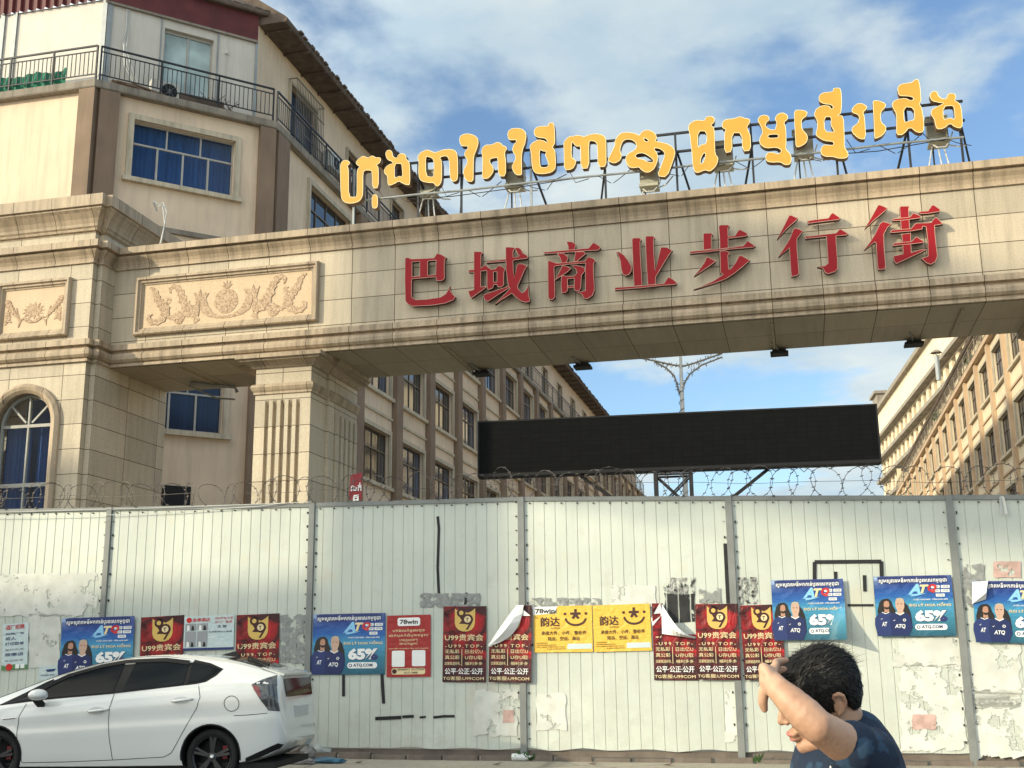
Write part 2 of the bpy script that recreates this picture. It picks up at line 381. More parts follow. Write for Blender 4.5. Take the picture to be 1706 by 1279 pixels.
# wing at the left end
def arch(cx, zs, r, zb, n=20):
    return [(cx-r, zb)]+[(cx+r*math.cos(math.pi-math.pi*i/n), zs+r*math.sin(math.pi*i/n)) for i in range(n+1)]+[(cx+r, zb)]
wing = MB()
ACX, AZS, AR, AZB = -15.47, 6.27, .66, 2.6
wing.shape([(-19.6, 0), (X1, 0), (X1, 10.56), (-19.6, 10.56)], [arch(ACX, AZS, AR, AZB), arch(ACX-2.75, AZS, AR, AZB)], lambda u, v, d: (u, YT+.3-d, v), .3)
wing.box(-14.62, XS, YS, YBK, 0, 10.555)
wing.box(-19.6, -14.62, YT+1.2, YBK-.003, 0, 10.55)
wg = wing.build('wing', 'gran_wing', gate)
b = MB(); b.sweep([(-19.6, YT), (X1, YT), (X1, YS), (XS, YS), (XS, YBK)], [(0, 10.40), (.05, 10.42), (.06, 10.47), (.09, 10.50), (.10, 10.56), (.14, 10.66), (.22, 10.78), (.27, 10.83), (.265, 10.87), (.32, 10.88), (.32, 11.13), (-.5, 11.14)])
b.build('attic_cornice', 'gran_plain', gate)
b = MB(); b.box(-19.6, XS-.1, YT+.2, YBK-.01, 10.56, 11.08); b.build('attic', 'gran_plain', gate)
def rect_frame(mb, x0, x1, z0, z1, y, prof, m=0):
    V = []; n = len(prof)
    for d, p in prof: V += [(x0+d, y-p, z0+d), (x1-d, y-p, z0+d), (x1-d, y-p, z1-d), (x0+d, y-p, z1-d)]
    mb.add(V, [(i*4+k, i*4+(k+1) % 4, i*4+4+(k+1) % 4, i*4+4+k) for i in range(n-1) for k in range(4)], m)
FR = [(0, -.01), (0, .09), (.025, .115), (.06, .115), (.085, .07), (.12, .07), (.135, .035), (.165, .03), (.165, .006)]
def stroke(pts, wid, lob=0, n=26, ph=0.):
    """outline of a tapering curved stroke with a lobed edge"""
    P = [Vector(p) for p in pts]; L = len(P); C = []
    for i in range(n+1):
        t = i/n*(L-1); k = min(int(t), L-2); f = t-k
        p0, p1, p2, p3 = P[max(k-1, 0)], P[k], P[k+1], P[min(k+2, L-1)]
        C.append(.5*((2*p1)+(p2-p0)*f+(2*p0-5*p1+4*p2-p3)*f*f+(3*p1-p0-3*p2+p3)*f**3))
    A, B = [], []
    for i in range(n+1):
        d = (C[min(i+1, n)]-C[max(i-1, 0)]).normalized(); q = Vector((-d.y, d.x)); t = i/n*(len(wid)-1); k = min(int(t), len(wid)-2)
        w = (wid[k]+(wid[k+1]-wid[k])*(t-k))/2
        w1 = w*(1+lob*math.sin(i*2.1+ph)); w2 = w*(1+lob*math.sin(i*2.1+ph+1.7))
        A.append(tuple(C[i]+q*w1)); B.append(tuple(C[i]-q*w2))
    return A+B[::-1]
K = .00263
def motif_urn():
    S = []
    S.append([(85*math.cos(a*.2618)*(1+.03*math.sin(a*5)), 85*math.sin(a*.2618)) for a in range(24)])
    S.append([(-14, 88), (-40, 112), (-22, 106), (-26, 138), (-8, 112), (0, 146), (8, 112), (26, 138), (22, 106), (40, 112), (14, 88)])
    H = [[(0, -116), (60, -112), (120, -98), (172, -66), (190, -10), (180, 58), (150, 74), (126, 66), (146, 30), (128, -22), (96, -66), (50, -92), (0, -100)],
         [(196, -92), (232, -40), (216, 10), (236, 84), (206, 52), (190, 98), (176, 52), (196, -10), (188, -50)],
         stroke([(205, -78), (270, -34), (310, 30), (335, 92), (372, 132), (412, 118), (404, 84)], [64, 70, 58, 46, 34, 20, 8], .28),
         stroke([(222, -78), (300, -58), (372, -84), (430, -70)], [30, 54, 40, 8], .3, ph=1),
         stroke([(300, -70), (330, -116), (372, -110)], [26, 30, 6], .25),
         stroke([(560, 140), (524, 112), (498, 50), (456, 4), (436, -40), (470, -96), (532, -102), (560, -64), (532, -48)], [10, 34, 46, 60, 62, 44, 36, 22, 8], .26, 40),
         stroke([(440, 10), (410, 44), (440, 58)], [34, 22, 6], .2), stroke([(190, -104), (220, -128), (232, -150)], [24, 18, 5], .2)]
    for h in H: S.append(h); S.append([(-x, y) for x, y in h][::-1])
    return S
def motif_mum():
    S = [[((62 if i % 2 else 96)*math.cos(i*math.pi/13)*1.15, (46 if i % 2 else 74)*math.sin(i*math.pi/13)+6) for i in range(26)]]
    H = [stroke([(88, -50), (122, -70), (150, -20), (160, 40)], [12, 22, 26, 6], .35), stroke([(120, -80), (130, -130)], [22, 5], .2),
         stroke([(140, -40), (200, 20), (250, 90), (262, 120)], [16, 40, 52, 8], .45), stroke([(250, 20), (236, -40), (262, -100)], [20, 52, 10], .4), stroke([(200, -80), (240, -66), (262, -70)], [8, 22, 6], .3), stroke([(80, -60), (30, -84), (0, -96)], [20, 26, 6], .3)]
    for h in H: S.append(h); S.append([(-x, y) for x, y in h][::-1])
    return S
def relief(x0, x1, z0, z1, y, motif, k):
    b = MB(); b.box(x0+.1, x1-.1, y-.012, y+.02, z0+.1, z1-.1); pn = b.build('relief_panel', 'relief', gate)
    b = MB(); rect_frame(b, x0, x1, z0, z1, y, FR); b.build('frame', 'gran_plain', pn)
    b = MB(); cx, cz = (x0+x1)/2, (z0+z1)/2-.03
    for i, s in enumerate(motif): b.shape([(p[0]*k, p[1]*k) for p in s], [], lambda u, v, d: (cx+u, y-.012-d-.0012*(i % 7), cz+v), .008)
    b.build('etched_ornament', 'relief_dark', pn)
a0, a1 = onY(224, 508, YG-.1), onY(529, 485, YG-.1)
zt, zb_ = onY(378, 448, YG-.1).z, onY(374, 546, YG-.1).z
relief(a0.x, a1.x, zb_, zt, YG, motif_urn(), K*1.22)
w1 = onY(114, 500, YT-.1).x; wz1, wz0 = onY(60, 466, YT-.1).z, onY(55, 562, YT-.1).z
relief(2*ACX-w1, w1, wz0, wz1, YT, motif_mum(), K*.98)
relief(2*ACX-w1-2.75, w1-2.75, wz0, wz1, YT, motif_mum(), K*.80)
# arched windows
for k, ax in enumerate((ACX, ACX-2.75)):
    b = MB()
    out = arch(ax, AZS, AR+.20, AZB); inn = arch(ax, AZS, AR, AZB); m1 = arch(ax, AZS, AR+.13, AZB); m2 = arch(ax, AZS, AR+.06, AZB)
    V = []; n = len(out)
    for l, p in ((out, -.01), (out, .07), (m1, .12), (m2, .10), (inn, .05), (inn, -.28)): V += [(x, YT-p, z) for x, z in l]
    b.add(V, [(j*n+i, j*n+i+1, j*n+n+i+1, j*n+n+i) for j in range(5) for i in range(n-1)])
    sur = b.build('window_surround', 'gran_plain', gate, smooth=False)
    b = MB(); y0, y1 = YT+.14, YT+.21
    fr = arch(ax, AZS, AR-.055, AZB); V = []
    for l, y in ((inn, y0), (fr, y0), (fr, y1)): V += [(x, y, z) for x, z in l]
    b.add(V, [(j*n+i, j*n+i+1, j*n+n+i+1, j*n+n+i) for j in range(2) for i in range(n-1)])
    b.box(ax-.018, ax+.018, y0, y1, AZB, AZS+AR-.03); b.box(ax-AR+.02, ax+AR-.02, y0+.003, y1-.003, AZS-.035, AZS+.03); b.box(ax-AR+.02, ax+AR-.02, y0+.003, y1-.003, 4.98, 5.06)
    for a in (45, 135): b.bar((ax+.1*math.cos(R(a)), y0+.03, AZS+.1*math.sin(R(a))), (ax+(AR-.02)*math.cos(R(a)), y0+.03, AZS+(AR-.02)*math.sin(R(a))), .032, .04)
    wf = b.build('arched_window', 'arch_frame', gate)
    b = MB(); b.poly([(x, YT+.18, z) for x, z in inn]); b.build('pane', 'clear', wf)
    b = MB()
    for s in (-1, 1):
        n_ = 26; V = []
        for i in range(n_+1):
            x = ax+s*(.08+.6*i/n_); y = YT+.42+.035*math.sin(i*1.9)+.02*math.sin(i*.7)
            V += [(x, y, AZB), (x, y, AZS+.02)]
        b.add(V, [(2*i, 2*i+2, 2*i+3, 2*i+1) for i in range(n_)])
    b.poly([(ax-.8, YT+1.15, AZB), (ax+.8, YT+1.15, AZB), (ax+.8, YT+1.15, AZS+.8), (ax-.8, YT+1.15, AZS+.8)])
    b.build('curtain', 'curtain', wf)
# pillars
def pillar(cx):
    x0, x1, y0, y1 = cx-.62, cx+.60, 21.56, 22.4
    b = MB(); b.box(cx-.90, cx+.66, y1-.02, 24.0, 0, ZB-.04); pl = b.build('pillar', 'gran_pier', gate)
    b = MB()
    def ring(z, dep):
        P = [(x0, y1), (x0, y0)]; w = x1-x0
        for i in range(5):
            c = x0+w*(.22+.14*i); P += [(c-.044, y0), (c-.040, y0+dep), (c+.040, y0+dep), (c+.044, y0)]
        return [(x, y, z) for x, y in P+[(x1, y0), (x1, y1)]]
    r0, r1, r2 = ring(0, .11), ring(6.46, .11), ring(6.60, .002); n = len(r0)
    b.add(r0+r1+r2, [(j*n+i, j*n+i+1, j*n+n+i+1, j*n+n+i) for j in range(2) for i in range(n-1)])
    b.box(x0+.0, x1, y0, y1, 6.60, ZB-.04)
    # fluted right flank of the pier
    for i in range(5): b.box(cx+.661, cx+.70, 22.75+.26*i, 22.75+.26*i+.14, 0, 6.5)
    b.build('fluted_shaft', 'gran_pier', pl)
    cap = MB()
    ring_ = [(x0, y1), (x0, y0), (x1, y0), (x1, y1)]
    cap.sweep(ring_, [(0, 6.72), (.03, 6.74), (.03, 6.78), (.06, 6.82), (.085, 6.88), (.07, 6.93), (.03, 6.95), (0, 6.955)])
    cap.sweep([(cx-.90, 24.0), (cx-.90, y1+.02), (x0, y1+.02)], [(0, 6.72), (.03, 6.74), (.06, 6.82), (.085, 6.88), (.03, 6.95), (0, 6.955)])
    cap.sweep([(cx+.66, y1+.02), (cx+.66, 24.0)], [(0, 6.72), (.03, 6.74), (.06, 6.82), (.085, 6.88), (.03, 6.95), (0, 6.955)])
    q = [(cx-.9, 24.), (cx-.9, y1), (x0, y1), (x0, y0), (x1, y0), (x1, y1), (cx+.66, y1), (cx+.66, 24.)]
    cap.sweep(q, [(0, 7.28), (.05, 7.29), (.08, 7.33), (.17, 7.38), (.26, 7.40), (.26, 7.43), (.33, 7.44), (.34, 7.52), (.0, 7.523)])
    cap.build('capital', 'gran_plain', pl)
pillar(-9.98); pillar(5.72)
b = MB(); b.tube([(-12.9, 23.0, ZB-.09), (-12.1, 23.55, ZB-.10), (-12.05, 23.6, ZB-.22)], .04, 8); b.tube([(-13.1, 23.3, ZB-.06), (-12.6, 23.7, ZB-.30), (-12.2, 23.8, ZB-.33)], .02, 6)
b.build('conduit', 'grey_metal', gate)
# floodlights along the back edge of the soffit
for i, (px, py, lab) in enumerate(((792, 613, 'leftmost black floodlight under the back edge of the gateway beam'), (965, 604, 'second black floodlight from the left under the gateway beam'), (1298, 583, 'third black floodlight from the left under the gateway beam'), (1525, 567, 'rightmost black floodlight under the gateway beam, near the sunny building'))):
    p = onZ(px, py, 7.42); x = p.x
    f = thing('floodlight', (x, 23.75, 7.3), lab, 'floodlight', 'floodlights under the gateway beam')
    b = MB(); b.box(x-.18, x+.18, 23.66, 23.98, 7.40, 7.45); b.box(x-.14, x+.14, 23.70, 23.94, 7.45, 7.49); b.build('lamp_housing', 'dark', f)
    b = MB(); b.bar((x-.05, 23.8, 7.48), (x-.05, 23.8, 7.56), .05); b.tube([(x-.12, 23.2, 7.51), (x-.05, 23.5, 7.49), (x-.03, 23.7, 7.47)], .018, 6); b.build('bracket', 'grey_metal', f)
# sagging cable on the wing
b = MB(); b.tube([(-13.05, 21.45, 10.98), (-13.0, 21.2, 11.1), (-12.82, 21.3, 11.0), (-12.78, 21.35, 10.6), (-12.9, 21.4, 10.17)], .018, 6); b.tube([(-13.1, 21.6, 11.14), (-12.85, 21.35, 11.12), (-12.72, 21.3, 10.85), (-12.86, 21.38, 10.2)], .012, 6)
tag(b.build('cable', 'cable_w'), 'short pale cable looping over the beam top beside the stepped granite wing', 'cable')

# ------------------------------------------------------------------ red characters on the beam
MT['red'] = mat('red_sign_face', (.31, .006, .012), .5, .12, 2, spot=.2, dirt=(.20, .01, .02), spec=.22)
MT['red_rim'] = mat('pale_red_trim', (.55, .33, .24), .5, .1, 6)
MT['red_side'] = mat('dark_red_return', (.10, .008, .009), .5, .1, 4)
RED = [
 ('巴', 660, 410, 11.627, [([(170,235),(200,215),(240,220),(300,245),(420,240),(730,225),(790,135),(880,160),(970,215),(940,260),(935,400),(940,620),(900,660),(840,675),(775,665),(770,600),(700,600),(310,635),(300,700),(300,960),(320,1000),(380,1035),(600,1025),(860,985),(960,920),(1010,840),(1035,765),(1045,850),(1080,910),(1150,980),(1100,1045),(950,1105),(700,1145),(320,1165),(220,1120),(175,1060),(165,700)], [[(310,310),(455,295),(455,575),(310,585)], [(615,300),(640,285),(770,275),(765,545),(615,560)]])]),
 ('域', 770, 400, 10.658, [([(205,200),(345,200),(365,225),(335,260),(335,490),(400,435),(450,465),(515,515),(590,505),(640,445),(700,460),(770,510),(745,560),(740,800),(690,835),(640,835),(615,790),(565,790),(545,850),(480,880),(440,865),(435,545),(335,550),(335,825),(430,815),(425,840),(160,1030),(130,990),(100,905),(205,875),(205,570),(110,570),(110,530),(205,520)], [[(560,565),(615,565),(615,740),(560,740)]]),
   ([(770,130),(800,120),(900,125),(930,135),(1000,130),(1040,150),(1070,200),(1075,225),(1150,265),(1170,300),(1150,325),(925,355),(905,380),(915,560),(930,660),(975,430),(1010,415),(1080,420),(1155,455),(1110,530),(985,820),(1010,880),(1060,930),(1110,910),(1150,850),(1178,800),(1180,960),(1205,1050),(1200,1090),(1140,1105),(1040,1080),(960,1020),(880,945),(700,1060),(580,1140),(640,1075),(760,950),(845,855),(820,830),(800,700),(775,520),(775,375),(430,405),(430,380),(770,335)], [[(935,155),(965,200),(985,255),(1010,270),(990,295),(910,300),(905,200)]]),
   ([(375,990),(400,960),(600,890),(825,815),(840,845),(640,970),(460,1090),(400,1060)], [])]),
 ('商', 900, 390, 10.658, [([(460,130),(560,130),(620,160),(630,210),(610,275),(500,285),(490,200)], []), ([(65,315),(350,290),(600,270),(860,245),(930,155),(960,150),(1050,205),(1075,240),(1030,285),(800,300),(350,335),(65,350)], []), ([(300,345),(350,330),(440,350),(490,400),(495,440),(470,495),(440,530),(380,520),(355,430)], []), ([(620,310),(780,310),(815,345),(740,410),(650,490),(600,490),(615,380)], []),
   ([(135,475),(170,470),(300,515),(600,490),(800,475),(840,405),(880,405),(960,440),(985,480),(950,520),(950,680),(965,900),(965,1000),(930,1090),(840,1150),(770,1140),(740,1070),(640,1030),(720,1020),(800,1000),(800,560),(805,520),(500,540),(270,570),(250,600),(265,900),(265,1120),(220,1165),(165,1165),(140,1120)], []), ([(390,560),(450,560),(555,610),(480,680),(270,815),(240,850),(310,740)], []),
   ([(550,560),(620,550),(740,570),(790,600),(800,660),(740,730),(735,790),(725,960),(690,1010),(640,1015),(600,980),(605,790),(490,800),(495,1000),(450,1040),(385,1050),(370,900),(375,750),(400,735),(520,750),(600,745),(655,690),(630,620)], []), ([(485,920),(612,910),(612,950),(485,965)], [])]),
 ('业', 1015, 380, 11.627, [([(130,460),(190,455),(290,520),(380,640),(435,740),(430,830),(390,890),(320,920),(260,890),(230,800),(215,650),(170,510)], []), ([(440,215),(470,185),(590,185),(625,220),(600,260),(605,500),(630,900),(640,1110),(480,1130),(460,800),(445,400)], []), ([(700,170),(730,150),(850,150),(885,180),(860,230),(865,450),(890,770),(895,830),(995,380),(1020,365),(1120,370),(1225,430),(1170,500),(905,940),(900,1090),(745,1110),(720,750),(705,400)], []), ([(105,1150),(600,1115),(1060,1070),(1110,990),(1150,945),(1230,985),(1315,1060),(1300,1090),(1000,1115),(600,1160),(110,1200)], [])]),
 ('步', 1140, 365, 10.232, [([(320,255),(345,235),(465,235),(490,255),(465,290),(465,510),(325,530)], []), ([(585,120),(620,95),(740,95),(775,110),(745,160),(750,290),(860,280),(920,190),(955,175),(1070,235),(1080,270),(1040,295),(750,330),(755,490),(605,510),(600,300)], []), ([(95,550),(400,520),(700,495),(1010,450),(1080,365),(1215,460),(1180,480),(800,515),(400,560),(95,590)], []), ([(605,545),(700,535),(770,560),(770,590),(745,620),(760,850),(790,850),(880,730),(930,625),(980,620),(1120,700),(1000,810),(850,930),(700,1025),(500,1100),(160,1200),(280,1150),(500,1050),(660,945),(615,910)], []), ([(380,650),(420,650),(540,720),(430,800),(300,890),(165,975),(250,870),(340,740)], [])]),
 ('行', 1290, 345, 10.232, [([(250,140),(290,135),(405,185),(370,230),(220,360),(45,550),(130,380)], []), ([(325,370),(360,355),(420,370),(490,405),(440,470),(390,540),(390,700),(410,950),(425,1130),(380,1170),(290,1185),(280,1100),(255,700),(70,850),(160,700),(260,540)], []), ([(560,235),(640,220),(920,185),(970,110),(1000,95),(1130,185),(1100,215),(850,245),(580,280)], []), ([(520,500),(700,480),(1050,440),(1110,375),(1140,375),(1265,455),(1220,480),(1055,495),(1060,650),(1080,900),(1080,1060),(1030,1105),(910,1140),(860,1110),(830,1045),(730,1020),(860,1000),(915,955),(900,700),(885,505),(700,520),(530,540)], [])]),
 ('街', 1430, 330, 9.8375, [([(320,115),(350,105),(480,160),(450,200),(250,370),(105,500),(200,330)], []), ([(350,420),(400,380),(545,420),(480,480),(420,590),(425,800),(450,1100),(440,1160),(330,1175),(310,1100),(290,740),(270,720),(95,850),(180,730),(270,590)], []), ([(675,150),(700,130),(840,130),(825,180),(845,520),(700,540),(690,370)], []), ([(560,340),(690,325),(840,310),(900,240),(1025,290),(1010,330),(690,370),(565,375)], []), ([(525,540),(560,520),(860,500),(940,410),(1190,400),(1250,320),(1290,320),(1390,425),(1250,450),(1260,600),(1280,800),(1300,950),(1260,1050),(1180,1090),(1110,1060),(1030,990),(1140,950),(1135,700),(1105,470),(1060,465),(1045,510),(860,545),(530,570)], []), ([(705,590),(860,570),(860,640),(870,890),(1000,850),(1080,830),(1110,850),(880,960),(620,1080),(580,1030),(570,950),(730,915),(720,700)], []), ([(565,740),(870,710),(950,630),(1075,710),(1060,735),(870,755),(570,785)], []), ([(995,220),(1140,210),(1200,120),(1240,115),(1345,190),(1330,225),(1150,255),(1010,265)], [])]),
]
YR = YG-.18
for ch, ox, oy, s, strokes in RED:
    b = MB()
    for k, (o_, hs) in enumerate(strokes):
        cv = lambda l: [(lambda p: (p.x, p.z))(onY(ox+x/s, oy+y/s, YR)) for x, y in l]
        off = .0022*k
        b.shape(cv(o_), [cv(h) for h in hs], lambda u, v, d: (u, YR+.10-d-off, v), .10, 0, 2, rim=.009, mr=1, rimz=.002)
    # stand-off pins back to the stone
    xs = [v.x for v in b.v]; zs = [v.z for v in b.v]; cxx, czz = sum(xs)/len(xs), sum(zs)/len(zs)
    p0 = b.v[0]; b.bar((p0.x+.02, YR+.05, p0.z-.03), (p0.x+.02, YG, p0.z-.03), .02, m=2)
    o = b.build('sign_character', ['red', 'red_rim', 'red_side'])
    tag(o, 'red raised Chinese character %s on the granite face of the gateway beam' % ch, 'sign character', 'red characters on the gateway beam')
# ------------------------------------------------------------------ golden Khmer letters on the roof frame
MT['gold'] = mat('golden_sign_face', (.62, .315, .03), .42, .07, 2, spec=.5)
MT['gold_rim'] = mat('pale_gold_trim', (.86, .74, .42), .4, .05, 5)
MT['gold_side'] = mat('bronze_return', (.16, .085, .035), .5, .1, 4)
GOLD = [
 (560,180,5.331,[(36,520),(42,488),(60,465),(90,460),(118,472),(124,490),(112,505),(100,512),(108,530),(112,560),(112,785),(172,790),(184,770),(184,560),(192,540),(212,520),(180,500),(176,480),(190,458),(215,440),(225,428),(250,425),(265,435),(290,440),(310,422),(335,425),(350,438),(395,438),(398,462),(385,490),(360,505),(378,525),(378,710),(322,712),(318,565),(305,552),(258,552),(240,572),(240,750),(232,790),(210,825),(170,842),(120,848),(75,838),(50,810),(42,770),(36,600)],[]),
 (560,180,5.331,[(318,768),(370,768),(370,870),(355,890),(330,890),(318,870)],[]),
 (560,180,5.331,[(437,402),(452,374),(480,370),(500,388),(502,420),(520,440),(545,440),(548,418),(570,402),(602,402),(624,424),(622,452),(645,470),(655,500),(658,680),(630,684),(590,668),(556,648),(520,672),(470,690),(458,672),(455,602),(430,580),(424,555),(440,522),(470,500),(508,490),(490,470),(460,462),(444,436)],[[(520,494),(578,492),(584,520),(590,610),(556,602),(520,625)]]),
 (560,180,5.331,[(722,440),(740,400),(775,380),(800,370),(830,372),(850,385),(880,395),(905,385),(950,368),(1010,362),(1055,372),(1075,400),(1082,470),(1082,600),(1075,640),(1045,655),(1020,640),(1010,600),(1005,470),(990,430),(960,425),(920,440),(940,470),(940,620),(930,670),(905,695),(880,688),(868,664),(810,662),(760,650),(738,625),(730,560),(735,480)],[[(795,430),(830,435),(868,455),(868,600),(850,612),(800,600)]]),
 (560,180,5.331,[(1094,280),(1100,250),(1130,230),(1175,225),(1225,238),(1258,265),(1265,310),(1248,370),(1222,430),(1220,560),(1220,640),(1200,655),(1165,650),(1140,620),(1128,570),(1140,530),(1160,500),(1165,460),(1150,440),(1138,415),(1145,380),(1168,360),(1170,338),(1115,338),(1100,315)],[]),
 (560,180,5.331,[(1290,380),(1300,350),(1330,325),(1370,325),(1395,318),(1430,300),(1465,310),(1480,330),(1510,340),(1518,365),(1500,385),(1500,420),(1508,470),(1508,605),(1440,605),(1435,445),(1420,440),(1370,450),(1365,480),(1395,520),(1400,560),(1375,600),(1345,628),(1295,625),(1300,540),(1300,440)],[]),
 (560,180,5.331,[(1522,230),(1530,200),(1560,180),(1610,175),(1655,185),(1682,210),(1690,250),(1680,310),(1660,360),(1648,420),(1650,560),(1650,595),(1600,595),(1575,565),(1560,530),(1570,490),(1590,460),(1590,420),(1570,390),(1565,360),(1575,325),(1600,300),(1600,282),(1540,285),(1525,262)],[]),
 (860,160,5.331,[(158,335),(158,300),(185,272),(230,265),(285,266),(285,238),(330,234),(340,270),(346,400),(340,430),(322,455),(340,470),(348,500),(352,610),(345,650),(310,680),(240,692),(180,688),(150,665),(138,600),(132,500),(118,455),(130,425),(165,400),(200,385),(250,395),(270,412),(276,395),(255,375),(200,370),(168,355)],[[(207,475),(240,490),(268,492),(256,520),(272,560),(286,600),(278,630),(230,632),(212,620)]]),
 (860,160,5.331,[(420,410),(440,385),(470,355),(510,355),(540,345),(570,350),(600,360),(640,345),(690,332),(740,335),(780,350),(798,375),(800,470),(802,625),(725,632),(720,440),(705,405),(665,395),(645,410),(650,640),(572,645),(572,440),(540,450),(515,430),(495,400),(490,540),(530,570),(530,600),(500,650),(425,660),(425,520)],[]),
 (860,160,5.331,[(810,575),(830,530),(880,430),(870,410),(895,360),(930,325),(990,318),(1060,330),(1095,350),(1110,320),(1150,298),(1200,305),(1240,335),(1250,375),(1235,398),(1270,405),(1340,420),(1390,450),(1415,490),(1400,560),(1340,720),(1250,710),(1290,610),(1320,520),(1310,490),(1270,465),(1220,460),(1260,520),(1255,580),(1230,640),(1190,675),(1150,678),(1110,655),(1090,630),(1040,640),(1000,630),(975,590),(970,550),(990,510),(1050,480),(1070,450),(1060,410),(1020,385),(970,385),(940,410),(920,480),(940,530),(920,575),(870,600)],[[(1055,530),(1080,510),(1130,505),(1190,540),(1220,570),(1210,590),(1170,585),(1130,560),(1085,555)],[(1128,372),(1160,380),(1178,398),(1150,405)]]),
 (1130,110,3.412,[(55,350),(65,325),(100,305),(150,310),(155,290),(185,282),(208,295),(205,320),(185,335),(205,350),(208,430),(210,500),(228,520),(225,545),(210,575),(180,600),(150,590),(120,605),(95,605),(82,570),(78,500),(70,440),(66,390)],[[(112,370),(160,370),(162,440),(130,445),(112,465)],[(130,520),(145,495),(155,495),(152,520),(140,550),(125,555)]]),
 (1130,110,3.412,[(248,335),(255,310),(280,300),(315,298),(350,285),(378,295),(408,300),(408,320),(390,345),(400,370),(412,400),(412,480),(365,485),(360,380),(305,380),(308,485),(262,495),(262,380),(270,360),(250,350)],[]),
 (1130,110,3.412,[(450,310),(460,285),(490,275),(515,285),(520,305),(500,320),(495,340),(520,360),(550,362),(555,345),(560,320),(548,300),(560,275),(590,262),(620,275),(625,300),(600,320),(612,345),(615,440),(610,470),(640,500),(645,535),(635,560),(605,562),(580,545),(530,548),(500,540),(495,510),(510,490),(540,490),(570,500),(590,480),(560,462),(500,468),(470,450),(460,430),(465,400),(480,380),(470,340)],[[(512,390),(567,387),(567,408),(512,408)]]),
 (1130,110,3.412,[(658,250),(700,248),(735,258),(730,285),(705,300),(700,320),(705,360),(730,385),(738,410),(725,440),(690,460),(668,460),(665,400),(660,320)],[]),
 (1130,110,3.412,[(800,200),(798,170),(820,150),(880,145),(880,125),(920,122),(928,150),(930,220),(925,270),(905,280),(940,282),(945,400),(945,460),(965,490),(968,510),(950,525),(910,525),(880,515),(835,515),(810,500),(810,465),(830,445),(870,450),(885,445),(880,430),(830,425),(795,405),(780,390),(790,350),(790,310),(770,275),(785,240),(820,222),(860,225),(870,245),(882,235),(870,220),(825,215)],[[(830,290),(870,288),(865,330),(880,360),(888,375),(832,372)]]),
 (1130,110,3.412,[(985,250),(995,230),(1020,210),(1050,212),(1075,230),(1070,245),(1050,262),(1060,290),(1068,415),(1030,415),(1000,390),(985,370),(990,345),(1020,325),(1030,290),(1020,275),(990,265)],[]),
 (1130,110,3.412,[(1105,195),(1140,195),(1180,212),(1178,235),(1155,255),(1150,290),(1155,320),(1180,340),(1182,365),(1160,395),(1125,412),(1115,410),(1112,330),(1108,240)],[]),
 (1130,110,3.412,[(1250,155),(1245,120),(1265,100),(1330,92),(1340,78),(1365,72),(1375,110),(1382,200),(1370,215),(1385,235),(1398,320),(1395,375),(1360,380),(1315,345),(1280,390),(1240,392),(1240,330),(1240,270),(1218,235),(1215,210),(1235,190),(1290,180),(1320,195),(1340,190),(1330,175),(1290,170),(1260,170)],[[(1282,232),(1340,237),(1343,305),(1312,310),(1285,322)]]),
 (1130,110,3.412,[(1432,180),(1428,160),(1450,140),(1472,145),(1480,170),(1500,185),(1525,185),(1530,160),(1550,152),(1575,158),(1580,180),(1570,195),(1600,210),(1612,250),(1618,340),(1600,355),(1570,345),(1545,325),(1510,355),(1470,360),(1460,330),(1455,300),(1435,275),(1440,245),(1480,225),(1510,212),(1485,208),(1445,200)],[[(1507,230),(1560,224),(1568,240),(1573,305),(1545,290),(1507,308)]]),
]
def chaikin(l, n=1):
    for _ in range(n):
        o = []
        for i in range(len(l)):
            p, q = l[i], l[(i+1) % len(l)]
            o += [(p[0]*.78+q[0]*.22, p[1]*.78+q[1]*.22), (p[0]*.22+q[0]*.78, p[1]*.22+q[1]*.78)]
        l = o
    return l
YL = 21.9
sign = thing('rooftop_sign', (-2.6, 22.1, ZT), 'rooftop sign of golden Khmer letters standing on a steel frame above the beam', 'sign')
for ox, oy, s, o_, hs in GOLD:
    b = MB(); cv = lambda l: [(lambda p: (p.x, p.z))(onY(ox+x/s, oy+y/s, YL)) for x, y in l]
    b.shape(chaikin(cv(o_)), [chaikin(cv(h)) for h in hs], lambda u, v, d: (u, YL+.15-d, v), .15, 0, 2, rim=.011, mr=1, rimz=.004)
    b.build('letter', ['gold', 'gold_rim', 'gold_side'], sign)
for z, y, r in ((11.73, YL+.20, .022), (11.33, YL+.20, .022)):
    b = MB(); b.bar((-7.7, y, z), (3.65, y, z), r*2); b.build('rail', 'rail', sign)
b = MB(); b.tube([(-8.6+i*1.22, YL+.185, 10.99+.012*math.sin(i*2.3)) for i in range(11)], .024, 7); b.build('rail', 'pale_metal', sign)
for i, x in enumerate((-8.75, -7.3, -6.35, -4.85, -3.3, -1.85, -.35, 1.25, 2.6, 3.55)):
    b = MB(); b.bar((x, YL+.2, ZT), (x, YL+.2, 11.74), .042)
    b.build('post', 'pale_metal' if i in (0, 3) else 'rail', sign)
    b = MB(); b.bar((x+.02, YL+.23, 11.35), (x+.35*(1 if i % 2 else -1), 23.1, ZT), .036); b.build('strut', 'rail', sign)
    b = MB(); b.bar((x, YL+.24, 10.99), (x, YL+.19, 10.99), .03); b.build('bracket', 'pale_metal', sign)
b = MB()
for i in range(26):
    x = -8.2+i*.46; b.tube([(x, YL+.2, 11.2-.2*(i % 3)), (x+.15, YL+.17, 10.98-.1*(i % 2)), (x+.42, YL+.2, 11.1-.15*((i+1) % 3))], .009, 4)
